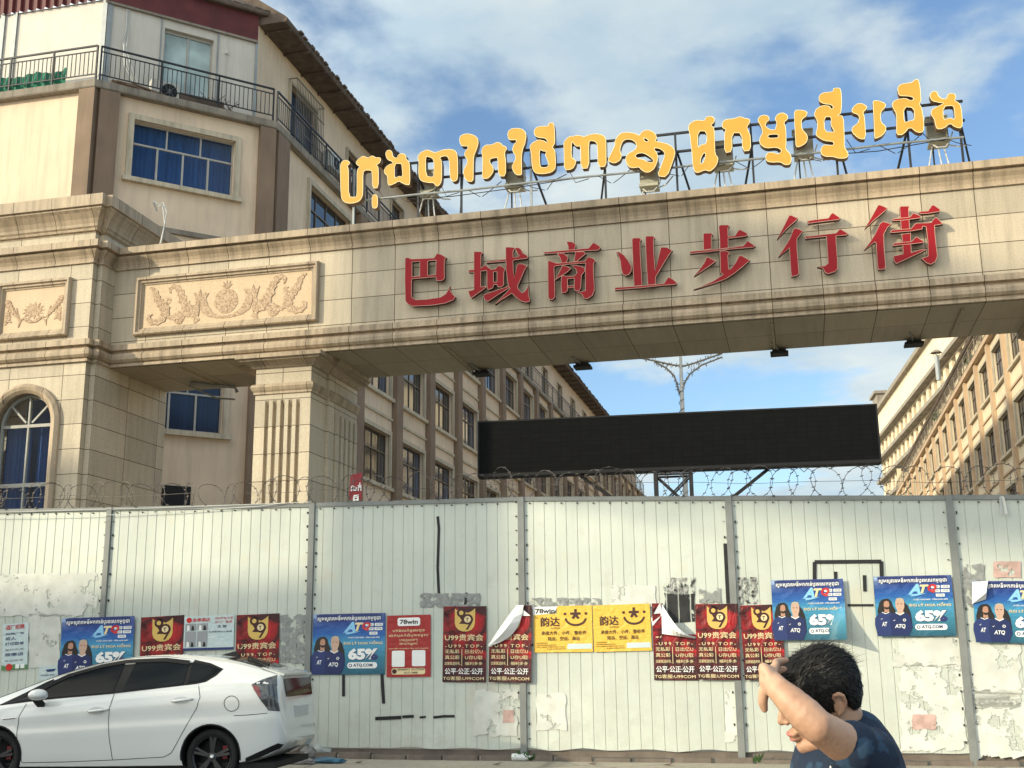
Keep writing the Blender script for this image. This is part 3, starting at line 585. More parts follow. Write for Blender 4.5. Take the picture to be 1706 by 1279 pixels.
b.tube([(-7.5, YL+.05, 10.86), (-6.5, YL+.02, 10.8), (-5.2, YL, 10.83), (-4, YL, 10.90)], .01, 5); b.tube([(1.0, YL+.05, 10.86), (2.0, YL, 10.80), (3.3, YL, 10.9)], .01, 5)
b.build('wiring', 'cable', sign)
# control boxes behind the letters
for k, (px, py, lab) in enumerate(((716, 306, 'pale control box behind the third golden letter from the left, above the beam'), (859, 294, 'grey control box behind the sixth golden letter, second from the left'), (1082, 293, 'small control box behind the large swash letter in the middle of the golden sign'), (1205, 259, 'grey control box under the second letter of the right hand golden word'), (1338, 240, 'grey control box just left of the tall tailed golden letter'), (1561, 219, 'rightmost control box behind the last golden letter'))):
    c = onY(px, py, 22.35); x, z = c.x, c.z
    t = thing('control_box', (x, 22.35, ZT), lab, 'control box', 'control boxes of the golden sign')
    b = MB(); b.box(x-.19, x+.19, 22.26, 22.48, z-.16, z+.26); b.box(x-.205, x+.205, 22.24, 22.5, z+.26, z+.285)
    b.poly([(x-.19, 22.25, z-.16), (x+.19, 22.25, z-.16), (x+.19, 22.10, z-.26), (x-.19, 22.10, z-.26)]); b.box(x-.19, x+.19, 22.10, 22.48, z-.31, z-.26)
    b.build('casing', 'box', t)
    b = MB()
    for q, (dx, sw, bt) in enumerate(((-.12, -.16, ZT+.02), (-.02, .05, ZT+.02), (.08, .10, ZT+.02), (.13, .35, 10.9))):
        b.tube([(x+dx, 22.3, z-.31), (x+dx+sw*.6, 22.25, z-.31-(z-.31-bt)*.45-.06), (x+dx+sw, 22.3, bt)], .016, 5)
    b.tube([(x-.14, 22.2, z-.31), (x-.05, 22.12, z-.43), (x+.1, 22.12, z-.43), (x+.2, 22.2, z-.28), (x+.26, 22.2, z-.1)], .014, 5)
    b.build('cables', 'cable_w', t)
    b = MB(); b.bar((x-.1, 22.4, ZT), (x-.1, 22.4, z-.3), .03); b.build('stand', 'rail', t)
# ------------------------------------------------------------------ building helpers
def frame_at(x, y, deg, z=0): return Matrix.Translation((x, y, z)) @ Matrix.Rotation(R(deg), 4, 'Z')
def facade(name, parent, Mx, L, z0, z1, ops, m='wall', dep=.24, mats=None):
    b = MB(Mx)
    xs = sorted({0., L, *[q for o in ops for q in o[:2]]}); zs = sorted({z0, z1, *[q for o in ops for q in o[2:4]]})
    for i in range(len(xs)-1):
        for j in range(len(zs)-1):
            cx, cz = (xs[i]+xs[i+1])/2, (zs[j]+zs[j+1])/2
            if any(o[0] < cx < o[1] and o[2] < cz < o[3] for o in ops): continue
            b.poly([(xs[i], 0, zs[j]), (xs[i+1], 0, zs[j]), (xs[i+1], 0, zs[j+1]), (xs[i], 0, zs[j+1])])
    for x0, x1, za, zb in [o[:4] for o in ops]:
        b.poly([(x0, 0, za), (x0, dep, za), (x0, dep, zb), (x0, 0, zb)]); b.poly([(x1, 0, za), (x1, 0, zb), (x1, dep, zb), (x1, dep, za)])
        b.poly([(x0, 0, zb), (x0, dep, zb), (x1, dep, zb), (x1, 0, zb)]); b.poly([(x0, 0, za), (x1, 0, za), (x1, dep, za), (x0, dep, za)])
    return b.build(name, m, parent, recalc=False)
WD = {}
def win_proto(w, h, nt_, nb, key, framemat, trim=.17, sill=True, tr=.36):
    """window mesh with surround, frame; and pane; local: x 0..w, z 0..h, outward -y"""
    k = (round(w, 2), round(h, 2), nt_, nb, key)
    if k in WD: return WD[k]
    b = MB()
    if trim:
        b.box(-trim, 0, -.09, .02, -.02, h+trim); b.box(w, w+trim, -.09, .02, -.02, h+trim); b.box(0, w, -.088, .02, h, h+trim-.002)
        b.box(-trim-.08, w+trim+.08, -.17, .02, -.16, -.021)
    t = .055; y0, y1 = .13, .19; zt = h*(1-tr)
    b.box(0, w, y0, y1, 0, t, 1); b.box(0, w, y0, y1, h-t, h, 1); b.box(0, t, y0+.002, y1, t, h-t, 1); b.box(w-t, w, y0+.002, y1, t, h-t, 1)
    b.box(t, w-t, y0-.01, y1, zt-t/2, zt+t/2, 1)
    for i in range(1, nt_): x = w*i/nt_; b.box(x-.022, x+.022, y0+.004, y1, zt+t/2, h-t, 1)
    for i in range(1, nb): x = w*i/nb; b.box(x-.028, x+.028, y0+.004-.012*(i % 2), y1, t, zt-t/2, 1)
    f = MB_mesh(b, 'window', [MT['trim'], MT[framemat]])
    p = MB(); p.poly([(t*.5, .165, t*.5), (w-t*.5, .165, t*.5), (w-t*.5, .165, h-t*.5), (t*.5, .165, h-t*.5)])
    WD[k] = (f, p); return WD[k]
def MB_mesh(b, name, mats):
    o = b.build(name, mats, None, local=True); me = o.data; bpy.data.objects.remove(o); return me
PM = {}
def add_window(parent, Mx, x, z, w, h, nt_=4, nb=4, key='a', framemat='alu_dark', pane='pane', trim=.17, label=None, tr=.36):
    f, p = win_proto(w, h, nt_, nb, key, framemat, trim, tr=tr)
    pk = (id(p), pane)
    if pk not in PM: PM[pk] = MB_mesh(p, 'pane', [MT[pane]])
    o = bpy.data.objects.new('window', f); COL.objects.link(o); o.parent = parent
    mw = Mx @ Matrix.Translation((x, 0, z)); o.matrix_local = WM[parent.name].inverted() @ mw; WM[o.name] = mw
    q = bpy.data.objects.new('pane', PM[pk]); COL.objects.link(q); q.parent = o
    if label: o['label'] = label
    return o
def railing(parent, Mx, x0, x1, z0, h, step=.13, y=0., m='rail', post=1.35):
    b = MB(Mx)
    for z, t in ((z0+h, .05), (z0+h-.17, .03), (z0+.20, .03)): b.box(x0, x1, y-t/2, y+t/2, z-t/2, z+t/2)
    n = max(1, int((x1-x0)/step))
    for i in range(n+1): x = x0+(x1-x0)*i/n; b.box(x-.010, x+.010, y-.010, y+.010, z0+.2, z0+h-.17)
    n = max(1, int((x1-x0)/post))
    for i in range(n+1): x = x0+(x1-x0)*i/n; b.box(x-.024, x+.024, y-.024, y+.024, z0, z0+h+.01)
    return b.build('railing', m, parent)

MT['pane_navy'] = curtain_mat('curtain_behind_dark_glass', (.006, .012, .030), (.012, .028, .075)); MT['pane_navy'].node_tree.nodes['Principled BSDF'].inputs['Roughness'].default_value = .12
# ------------------------------------------------------------------ left corner building
AX, AY = -19.3, 28.0; BX, BY = -15.46, 31.84; LCH = math.hypot(BX-AX, BY-AY); YEND = 124.
lb = thing('corner_building', (-22, 40, 0), 'cream corner building with brown pilasters and railed top balcony, left of the street', 'building')
MF, MC_, MS = frame_at(AX-16.7, AY, 0), frame_at(AX, AY, 45), frame_at(BX, BY, 90)
facade('wall', lb, MF, 16.7, 0, 18., [])
chops = [(1.15, 4.27, z, z+1.84) for z in (15.45, 11.7, 7.97)]
facade('wall', lb, MC_, LCH, 0, 18., chops)
bays = [(1.05, 7.35)]+[(8.16+4.4*i, 11.76+4.4*i) for i in range(19)]
sops = []; wins = []
for bi, (u0, u1) in enumerate(bays):
    for z, h in ((15.38, 2.0), (11.66, 2.05), (8.05, 2.07), (4.4, 2.1)):
        if bi == 0: a, c = 3.05, 6.75
        else: a, c = u0+.28, u1-.28
        sops.append((a, c, z, z+h)); wins.append((bi, a, z, c-a, h))
facade('wall', lb, MS, YEND-BY, 0, 18., sops)
rw = random.Random(3)
for bi, a, z, w, h in wins:
    if z > 10 and bi > 13 and z > 12: pass
    add_window(lb, MS, a, z, w, h, 4, 4, 's', 'alu_dark', rw.choice(('pane', 'pane', 'pane_b')))
big = add_window(lb, MC_, 1.15, 15.45, 3.12, 1.84, 3, 4, 'big', 'alu', 'clear', tr=.38, label='wide window with blue curtains')
mid = add_window(lb, MC_, 1.15, 11.7, 3.12, 1.84, 3, 4, 'big', 'alu', 'clear', tr=.38)
low = add_window(lb, MC_, 1.15, 7.97, 3.12, 1.84, 3, 4, 'big', 'alu', 'pane_navy', tr=.38)
for wdw, z in ((big, 15.45), (low, 7.97), (mid, 11.7)):
    b = MB(MC_); n = 90; V = []
    for i in range(n+1):
        x = 1.1+3.22*i/n; y = .42+.028*math.sin(i*1.35)+.02*math.sin(i*.53+1)
        V += [(x, y, z-.05), (x, y, z+1.95)]
    b.add(V, [(2*i, 2*i+2, 2*i+3, 2*i+1) for i in range(n)])
    b.build('curtain', 'curtain', wdw, smooth=True)
# pilasters and ledges
b = MB(MF); b.box(16.7-.42, 16.7+.10, -.22, .05, 0, 17.95); b.build('pilaster', 'brown', lb)
b = MB(MC_); b.box(.09, .66, -.225, .05, 0, 17.945); b.build('pilaster', 'brown', lb)
b = MB(MC_); b.box(LCH-.42, LCH+.09, -.22, .05, 0, 17.945); b.build('pilaster', 'brown', lb)
b = MB(MS); b.box(.09, .95, -.225, .05, 0, 17.94); b.build('pilaster', 'brown', lb)
for i in range(20):
    b = MB(MS); u = 7.76+4.4*i; b.box(u-.36, u+.36, -.24, .05, 0, 17.945); b.build('pilaster', 'brown', lb)
for z in (14.42, 10.8, 7.1):
    for u0, u1 in bays:
        b = MB(MS); b.box(u0, u1+.03, -.07, .03, z-.05, z+.05); b.build('ledge', 'trim', lb)
b = MB(); b.sweep([(AX-16.7, AY), (AX, AY), (BX, BY), (BX, YEND)], [(0, 17.96), (.22, 17.965), (.24, 18.0), (.24, 18.2), (.20, 18.22), (-.9, 18.225)])
b.build('balcony_slab', 'slab', lb)
b = MB(MC_); b.box(.75, 4.8, -.10, -.002, 13.9, 14.05); b.build('drip_edge', 'slab', lb)
railing(lb, MF, 5, 16.75, 18.22, 1.12, .14, -.14); railing(lb, MC_, 0.05, LCH-.02, 18.22, 1.12, .14, -.14); railing(lb, MS, .05, 34, 18.22, 1.12, .15, -.14); railing(lb, MS, 34.2, YEND-BY-1, 18.22, 1.12, .45, -.14, post=3)
# set back top storey
sb = .8; A2 = (AX-sb*.4142, AY+sb); B2 = (BX-sb, BY+sb*.4142)
MF2, MC2, MS2 = frame_at(AX-16.7, AY+sb, 0), frame_at(A2[0], A2[1], 45), frame_at(B2[0], B2[1], 90)
LF2 = A2[0]-(AX-16.7); LC2 = math.hypot(B2[0]-A2[0], B2[1]-A2[1]); LS2 = YEND-B2[1]
facade('top_storey_wall', lb, MF2, LF2, 18.2, 21.5, [], 'white_panel')
facade('top_storey_wall', lb, MC2, LC2, 18.2, 21.4, [(1.75, 3.33, 18.6, 21.03)], 'white_panel')
facade('top_storey_wall', lb, MS2, LS2, 18.2, 22.2, [(2.6, 4.9, 19.2, 21.2)]+[(8+5.2*i, 9.6+5.2*i, 19, 21.1) for i in range(14)], 'wall')
for i in range(14): add_window(lb, MS2, 8+5.2*i, 19, 1.6, 2.1, 2, 2, 'top', 'alu_dark', 'pane', .08)
gw = add_window(lb, MS2, 2.6, 19.2, 2.3, 2.0, 3, 3, 'gr', 'alu_dark', 'pane_b', .1)
b = MB(MS2)
for i in range(18): b.box(2.55+i*.14, 2.565+i*.14, -.32, -.30, 18.9, 21.35)
for z in (18.9, 19.5, 20.1, 20.7, 21.33): b.box(2.5, 5.0, -.325, -.29, z, z+.03)
for z in (18.9, 21.33):
    for x in (2.52, 4.95): b.box(x, x+.03, -.30, -.0, z, z+.03)
b.build('grille', 'slab', gw)
add_window(lb, MC2, 1.75, 18.6, 1.58, 2.43, 2, 2, 'ph', 'alu', 'pane_pale', 0, label='pale sliding window of the top storey', tr=.03)
for u, w in ((-.02, .14), (1.62, .03), (3.44, .035), (LC2-.06, .08)):
    b = MB(MC2); b.box(u, u+w, -.05, .0, 18.2, 21.38); b.build('wall_post', 'pale_metal', lb)
for u in (LF2-.16, LF2-3.35, LF2-3.8, LF2-6.6, LF2-9.8):
    b = MB(MF2); b.box(u, u+.15, -.06, .0, 18.2, 21.5); b.build('wall_post', 'pale_metal', lb)
# red corrugated fascia
b = MB(MF2); n = int(LF2/.10)
prof = []
for i in range(n):
    u = LF2*i/n; prof += [(u, -.05 if i % 3 else -.14), (u+LF2/n*.55, -.05 if i % 3 else -.14)]
for k in range(len(prof)-1): b.poly([(prof[k][0], prof[k][1], 21.47), (prof[k+1][0], prof[k+1][1], 21.47), (prof[k+1][0], prof[k+1][1]-.10, 24.2), (prof[k][0], prof[k][1]-.10, 24.2)])
b.build('red_fascia', 'redsheet', lb)
b = MB(MC2); b.box(-.1, LC2, -.06, .0, 21.37, 22.45); b.build('red_fascia', 'redsheet', lb)
b = MB(MC2); b.box(-.1, LC2, -.09, -.061, 21.32, 21.40); b.build('eave_strip', 'slab', lb)
b = MB(); b.sweep([(A2[0]-.3, A2[1]-.3), (B2[0]+.35, B2[1]+.35)], [(-.1, 22.30), (.22, 22.31), (.25, 22.36), (.22, 22.5), (-7.0, 28.2)])
b.sweep([(B2[0], B2[1]+.05), (B2[0], YEND)], [(-.1, 22.02), (.55, 22.04), (.95, 22.03), (1.0, 22.10), (1.0, 22.2), (.9, 22.28), (-7.0, 28.2)])
rp = random.Random(8)
for i in range(250):
    y = 33.2+i*.36; hh = rp.uniform(.02, .10); b.box(B2[0]+.86, B2[0]+1.02+rp.uniform(0, .08), y, y+.25, 22.17, 22.2+hh)
for i in range(16):
    u = i*.36; p = MC2 @ Vector((u, -.22, 0)); b.bar((p.x, p.y, 22.46), (p.x-.2, p.y+.2, 22.58+rp.uniform(0, .05)), .22, .1)
b.build('roof', 'tile', lb)
for i in range(60):
    b = MB(MS2); x = .5+i*1.5; b.box(x, x+.06, -.95, .0, 21.95, 22.02); b.build('rafter', 'tile', lb)
b = MB(MC_); p0 = MC_.inverted() @ on(270, 808, Vector((1, -1, 0)), AX-AY); p1 = MC_.inverted() @ on(316, 838, Vector((1, -1, 0)), AX-AY)
b.box(p0.x, p1.x, -.06, .01, p1.z-.3, p0.z); b.build('vent', 'dark', lb)
# clutter on the balcony
def ac_unit(Mx, x, y, z, label, w=.85, h=.6):
    p = Mx @ Vector((x, y, z)); t = thing('air_conditioner', p, label, 'air conditioner', 'air conditioner units on the balcony')
    b = MB(Mx); b.box(x-w/2, x+w/2, y-.16, y+.16, z, z+h); b.build('casing', 'ac', t)
    b = MB(Mx); b.lathe((x+.12, y-.165, z+h/2), [(h*.40, .004), (h*.40, -.012), (h*.33, -.012), (h*.33, -.002)], 20, 0, 'y')
    b.lathe((x+.12, y-.17, z+h/2), [(.055, .0), (.05, -.02)], 10, 1, 'y')
    for k in range(8): a = k*math.pi/4; b.bar((x+.12, y-.175, z+h/2), (x+.12+math.cos(a)*h*.38, y-.175, z+h/2+math.sin(a)*h*.38), .008, m=1)
    b.build('fan_grille', ['dark', 'pale_metal'], t)
ac_unit(MC_, 2.05, .28, 18.24, 'air conditioner unit behind the balcony railing below the pale sliding window')
ac_unit(MS2, 5.9, -.25, 19.3, 'upper air conditioner right of the barred top window')
ac_unit(MS2, 7.2, -.25, 19.5, 'air conditioner between two windows of the top storey, left of the golden letters')
b = MB(MF)
n = 70
V = []
for i in range(n+1):
    u = 9.5+6.2*i/n; y = -.06+.05*math.sin(i*1.7)+.02*math.sin(i*.6); V += [(u, y+.02, 18.24), (u, y, 18.5+.06*math.sin(i*.31)), (u, y+.05, 18.78+.05*math.sin(i*.45+1))]
b.add(V, [(3*i+k, 3*i+3+k, 3*i+4+k, 3*i+1+k) for i in range(n) for k in (0, 1)])
tag(b.build('green_tarp', 'green'), 'long green tarpaulin strip tied behind the balcony railing', 'tarpaulin')
b = MB(MC_)
for i in range(26): 
    u = rw.uniform(.35, 1.7); b.bar((u, rw.uniform(.1, .5), 18.24+rw.uniform(0, .35)), (u+rw.uniform(.5, 1.1), rw.uniform(.1, .5), 18.26+rw.uniform(0, .3)), .05, .04)
tag(b.build('timber_pile', 'brown'), 'heap of old timber and junk on the balcony beside the corner post', 'timber pile')
b = MB(MC_)
for i in range(34):
    u = rw.uniform(2.6, 4.3); pts = [(u, .1+rw.uniform(0, .3), 18.25)]
    for k in range(3): q = pts[-1]; pts.append((q[0]+rw.uniform(-.25, .25), q[1]+rw.uniform(-.1, .1), q[2]+rw.uniform(.08, .2)))
    b.tube(pts, .012, 4)
b.box(2.5, 3.9, .15, .5, 18.24, 18.62)
tag(b.build('brushwood', 'tile'), 'low crate and dry brushwood behind the balcony railing under the pale window', 'brushwood')
b = MB(); 
for k, dx in enumerate((0, .03, .07)):
    p = MC2 @ Vector((.55+dx, -.03, 0)); b.tube([(p.x, p.y, 21.3), (p.x+.02, p.y, 20.6), (p.x-.04+dx, p.y-.05, 20.2), (p.x+.05, p.y-.1, 19.9), (p.x+.12+dx*2, p.y-.12, 19.3), (p.x+.5, p.y+.3, 18.4)], .012+.008*(k == 0), 5)
tag(b.build('rope', 'cable_w'), 'knotted pale rope hanging on the top storey wall by the balcony corner', 'rope')
b = MB(); p = MC2 @ Vector((3.75, -.04, 0)); b.tube([(p.x, p.y, 20.75), (p.x, p.y, 19.0)], .01, 4); b.lathe((p.x, p.y, 20.65), [(.02, .14), (.05, .08), (.06, 0), (.04, -.02)], 10)
tag(b.build('wall_lamp', 'ac'), 'bare bulb lamp on a cable right of the pale sliding window', 'lamp')

# ------------------------------------------------------------------ right street building
rb = thing('street_building', (14, 90, 0), 'sunlit cream building with brown pilasters along the right side of the street', 'building')
XR, YR0, YR1 = 11.0, 51.0, 131.0
MR = frame_at(XR, YR1, -90); LR = YR1-YR0
pil = [YR1-(61.9+4.75*i) for i in range(-2, 15)]
ops = []
for u in pil:
    for z, h in ((15.35, 2.0), (11.56, 2.05), (7.8, 2.05), (4.2, 2.0)):
        a = u-4.75+.95 if False else u+.85
        if a+3.0 < LR: ops.append((a, a+3.0, z, z+h))
facade('wall', rb, MR, LR, 0, 18., ops, 'wall_r')
for a, c, z, zt_ in ops: add_window(rb, MR, a, z, c-a, zt_-z, 4, 4, 's', 'alu_dark', rw.choice(('pane', 'pane', 'pane_b')))
for u in pil:
    b = MB(MR); b.box(u-.28, u+.28, -.20, .05, 0, 18.); b.build('pilaster', 'brown_r', rb)
for z in (14.35, 10.6):
    for u in pil: b = MB(MR); b.box(u+.29, u+4.46, -.07, .03, z-.05, z+.05); b.build('ledge', 'brown_r', rb)
b = MB(MR); b.box(0, LR, -.3, .9, 18.0, 18.28); b.build('balcony_slab', 'brown_r', rb)
railing(rb, MR, 0, LR, 18.28, 1.05, .5, -.2, 'slab', post=2.4)
MR2 = frame_at(XR+.9, YR1, -90)
o2 = [(3+4.75*i, 5.2+4.75*i, 18.6, 20.6) for i in range(16)]
facade('top_storey_wall', rb, MR2, LR, 18.2, 21.4, o2, 'wall_r')
for a, c, z, zt_ in o2: add_window(rb, MR2, a, z, c-a, zt_-z, 2, 2, 'tr', 'alu_dark', 'pane', .1)
b = MB(); b.sweep([(XR+.9, YR1), (XR+.9, YR0)], [(-.1, 20.72), (.25, 20.74), (.42, 20.72), (.47, 20.78), (.45, 20.88), (.35, 21.0), (-6, 24.2)])
for i in range(210): y = YR0+i*.38; b.bar((XR+.44, y, 20.86), (XR+.66, y, 21.0+rp.uniform(0, .05)), .25, .13)
b.build('roof', 'tile', rb)
b = MB(); b.box(XR, XR+12, YR0+.01, YR1-.01, 0, 21.); b.box(XR+.5, XR+11, YR0-.0, YR0+.009, 0, 1); 
bb = MB(); bb.poly([(XR, YR0, 0), (XR+12, YR0, 0), (XR+12, YR0, 21.3), (XR, YR0, 18)]); bb.poly([(XR, YR1, 0), (XR+12, YR1, 0), (XR+12, YR1, 21.3), (XR, YR1, 21)]); bb.build('end_wall', 'wall_r', rb)
# plants on the balcony
MT['leaf'] = mat('balcony_leaf', (.045, .10, .03), .6, .5, 8)
pr_ = random.Random(5)
for k, (yy, sz, lab) in enumerate(((66.5, .55, 'bushy potted plant on the balcony of the sunny street building, the nearest one'), (74, .4, 'middle potted plant on the balcony of the sunny street building'), (92, .5, 'farthest potted plant hanging over the balcony of the sunny street building'))):
    t = thing('potted_plant', (XR+.2, yy, 18.28), lab, 'plant', 'potted plants on the balcony')
    b = MB(); b.lathe((XR+.2, yy, 18.29), [(.14, 0), (.2, .3)], 10); b.build('pot', 'brown', t)
    b = MB()
    for i in range(240):
        d = Vector((pr_.gauss(0, 1), pr_.gauss(0, 1.6), pr_.gauss(0, 1))); d = d.normalized()*sz*pr_.uniform(.3, 1); c = Vector((XR+.1, yy, 18.28+.3+sz*.7))+d
        u = Vector((pr_.gauss(0, 1), pr_.gauss(0, 1), pr_.gauss(0, 1))).normalized(); w = u.orthogonal().normalized()
        b.poly([c-u*.10, c+w*.05, c+u*.10, c-w*.05])
    b.build('foliage', 'leaf', t, recalc=False)
t = thing('chimney_pipe', (XR+4, 96, 20), 'grey metal flue with a flat cap above the roof of the sunny street building', 'chimney')
pc = onX(1560, 592, XR+3); b = MB(); b.lathe((XR+3, pc.y, pc.z-2.4), [(.22, 0), (.22, 2.4)], 12); b.build('flue', 'pale_metal', t)
b = MB(); b.lathe((XR+3, pc.y, pc.z+.25), [(.55, 0), (.36, .2), (.1, .33)], 12)
for a in range(4): b.bar((XR+3+.25*math.cos(a*1.57), pc.y+.25*math.sin(a*1.57), pc.z-.1), (XR+3+.3*math.cos(a*1.57), pc.y+.3*math.sin(a*1.57), pc.z+.27), .05)
b.build('cap', 'slab', t)

# ------------------------------------------------------------------ far striped building
fb = thing('distant_building', (20, 160, 0), 'distant pale building with grey floor slabs at the end of the street', 'building')
c0 = onY(1462, 690, 175)
MD = Matrix.Translation((c0.x, 175, 0)) @ Matrix.Rotation(R(-90+4.5), 4, 'Z'); Ld = 62
H0 = c0.z; fl = 2.95
ops = []
for j in range(11):
    z = H0-4.2-fl*(j)-fl+.5
    if z < .5: break
    for i in range(18): ops.append((1.6+3.3*i, 3.5+3.3*i, z, z+2.1))
facade('wall', fb, MD, Ld, 0, H0, ops, 'wall_r', .5)
b = MB(MD)
for o in ops: b.poly([(o[0], .45, o[2]), (o[1], .45, o[2]), (o[1], .45, o[3]), (o[0], .45, o[3])])
b.build('window_strip', 'pane', fb)
for j in range(11):
    z = H0-4.2-fl*j
    if z < 1: break
    b = MB(MD); b.box(-.2, Ld, -.9, .0, z-.22, z+.22); b.build('floor_slab', 'slab', fb)
b = MB(MD); b.box(-.4, Ld, -.6, 1., H0-.05, H0+.5); b.box(-.3, 4, -.5, 6, H0+.5, H0+2.2); b.box(-.6, 4.4, -.9, 6.4, H0+2.2, H0+2.6); b.build('roof', 'slab', fb)
b = MB(MD); b.box(0, Ld-.01, .51, 14, 0, H0-.06); b.build('block', 'wall_r', fb)

# ------------------------------------------------------------------ screen on a truss column
ml, tl_, bl_ = newmat('led_modules'); _u = tl_.nodes.new('ShaderNodeTexCoord').outputs['UV']
_b = N('ShaderNodeTexBrick', tl_, offset=0.); _b.inputs['Scale'].default_value = 1; _b.inputs['Brick Width'].default_value = .32; _b.inputs['Row Height'].default_value = .16; _b.inputs['Mortar Size'].default_value = .006
_b.inputs['Color1'].default_value = (.007, .0075, .008, 1); _b.inputs['Color2'].default_value = (.0085, .009, .0095, 1); _b.inputs['Mortar'].default_value = (.004, .004, .004, 1)
tl_.links.new(_u, _b.inputs['Vector']); tl_.links.new(_b.outputs['Color'], bl_.inputs['Base Color']); bl_.inputs['Roughness'].default_value = .75; bl_.inputs['Specular IOR Level'].default_value = .08
MT['led'] = ml
lp0, lp1 = Vector((-9.76, 36.0, 0)), Vector((2.64, 36.9, 0)); la = math.degrees(math.atan2(.9, 12.4)); LL = (lp1-lp0).length
ML_ = frame_at(lp0.x, lp0.y, la)
led = thing('display_screen', (-3.6, 36.5, 0), 'long black switched off display screen on a steel column in the street', 'screen')
b = MB(ML_); b.box(0, LL, 0, .55, 7.22, 8.9); b.build('screen_box', 'led', led)
b = MB(ML_); b.box(-.04, LL+.04, -.02, .57, 8.9, 8.95, 0); b.box(-.04, LL+.04, -.03, .57, 7.12, 7.22, 0); b.box(LL, LL+.05, -.02, .6, 7.12, 8.95, 0); b.box(-.05, 0, -.02, .6, 7.12, 8.95, 0); b.build('frame', 'dark', led)
cxs = (5.62, 6.72)
b = MB(ML_)
for x in cxs:
    for y in (.05, .6): b.box(x-.06, x+.06, y-.06, y+.06, 0, 7.12)
for k in range(5):
    z0 = 7.0-1.15*k
    for y in (.05, .6):
        b.bar((cxs[0], y, z0), (cxs[1], y, z0-1.1), .05); b.bar((cxs[1], y, z0), (cxs[0], y, z0-1.1), .05); b.bar((cxs[0], y, z0), (cxs[1], y, z0), .06)
b.build('truss_column', 'rail', led)
for sx, x0 in ((-1, cxs[0]), (1, cxs[1])):
    b = MB(ML_); b.bar((x0, .3, 5.3), (x0+sx*2.4, .3, 7.1), .10); b.build('brace', 'dark', led)
b = MB(ML_)
for i in range(14): x = .6+i*.85; b.tube([(x, -.05, 7.12), (x+.2, -.06, 7.0-.05*(i % 3)), (x+.45, -.05, 7.12)], .015, 4)
b.build('cables', 'dark', led)

# ------------------------------------------------------------------ branching lamp post
lamp = thing('street_lamp', (-4.0, 45, 0), 'pale street lamp wrapped in lights with branching arms behind the black screen', 'street lamp')
b = MB(); b.tube([(-4.02, 45, 0), (-4.0, 45, 8), (-3.97, 45, 11.6), (-3.95, 45, 13.4)], [.12, .10, .08, .045], 10); pole = b.build('pole', 'cable_w', lamp)
b = MB(); b.tube([(-4.0+.105*math.cos(a*.9), 45+.105*math.sin(a*.9), 4+a*.052) for a in range(150)], .012, 4); b.build('light_string', 'rail', pole)
def px45(l): return [onY(780+x/4.062, 560+y/4.062, 45) for x, y in l]
for l, r in (([(1430, 200), (1360, 190), (1280, 170), (1170, 148)], .035), ([(1430, 385), (1415, 330), (1395, 270), (1340, 215), (1260, 170)], .035), ([(1445, 205), (1520, 185), (1620, 150), (1720, 115)], .035), ([(1450, 385), (1460, 320), (1500, 255), (1580, 195), (1720, 140)], .035)):
    q = px45(l); b = MB(); b.tube(q, r, 6)
    for i in range(len(q)-1):
        for k in range(16):
            p = q[i].lerp(q[i+1], k/16); d = Vector((pr_.gauss(0, .05), pr_.gauss(0, .05), pr_.gauss(0, .07)))
            b.bar(p, p+d, .02)
    b.build('arm', 'slab', lamp)
# ------------------------------------------------------------------ white hoarding
F0, F1 = onZ(520, 1263, 0), onZ(1622, 1277, 0)
FD = (F1-F0).normalized(); FN = Vector((FD.y, -FD.x, 0))           # FN points to the camera
def onF(x, y, off=0.): return on(x, y, FN, FN.dot(F0)+off)
MFN = Matrix(((FD.x, -FN.x, 0, F0.x), (FD.y, -FN.y, 0, F0.y), (0, 0, 1, 0), (0, 0, 0, 1)))
IFN = MFN.inverted()
def uF(x, y, off=0.): p = IFN @ onF(x, y, off); return p.x, p.z
mw_, tw_, bw_ = newmat('white_hoarding_sheet'); _t = tw_.nodes.new('ShaderNodeTexCoord'); _u = _t.outputs['UV']; _o = _t.outputs['Object']
_c = mixc(tw_, mapr(tw_, noi(tw_, _o, .8, 6), .3, .7), (.48, .515, .455), (.585, .615, .545))
_c = mixc(tw_, mapr(tw_, noi(tw_, vmap(tw_, _u, (7, .3, 1)), 1, 7, .7), .5, .8, 0, .35), _c, (.40, .40, .34))
_c = mixc(tw_, mapr(tw_, noi(tw_, _u, 2.6, 9, .72), .56, .66, 0, .35), _c, (.42, .42, .37))
_c = mixc(tw_, mapr(tw_, noi(tw_, vmap(tw_, _u, (1, 1, 1), (5, 2, 0)), 1.1, 5, .6), .60, .75, 0, .5), _c, (.55, .47, .33))
_s = tw_.nodes.new('ShaderNodeSeparateXYZ'); tw_.links.new(_u, _s.inputs[0])
_low = mapr(tw_, _s.outputs[1], 2.1, .1, 0, 1)
_c = mixc(tw_, M('MULTIPLY', _low, mapr(tw_, noi(tw_, _u, 3.2, 10, .75), .45, .6, 0, .6), tw_), _c, (.46, .45, .40))
_c = mixc(tw_, mapr(tw_, noi(tw_, _u, 28, 4, .7), .69, .72, 0, .8), _c, (.07, .06, .05))
tw_.links.new(_c, bw_.inputs['Base Color']); bw_.inputs['Roughness'].default_value = .5
bump(tw_, bw_, noi(tw_, vmap(tw_, _u, (1, .5, 1)), 3, 5), .25, .02)
MT['hoard'] = mw_
MT['post'] = mat('grey_post_paint', (.20, .21, .20), .55, .15, 2.2, spot=.35, dirt=(.34, .33, .30))
hd = thing('site_hoarding', F0, 'tall white ribbed sheet metal hoarding with grey posts across the whole street', 'hoarding fence')
posts = []
for xt, yt in ((-152, 851), (184, 845), (521, 838), (868, 828), (1213, 826), (1580, 825), (1960, 823)):
    posts.append(uF(xt, yt))
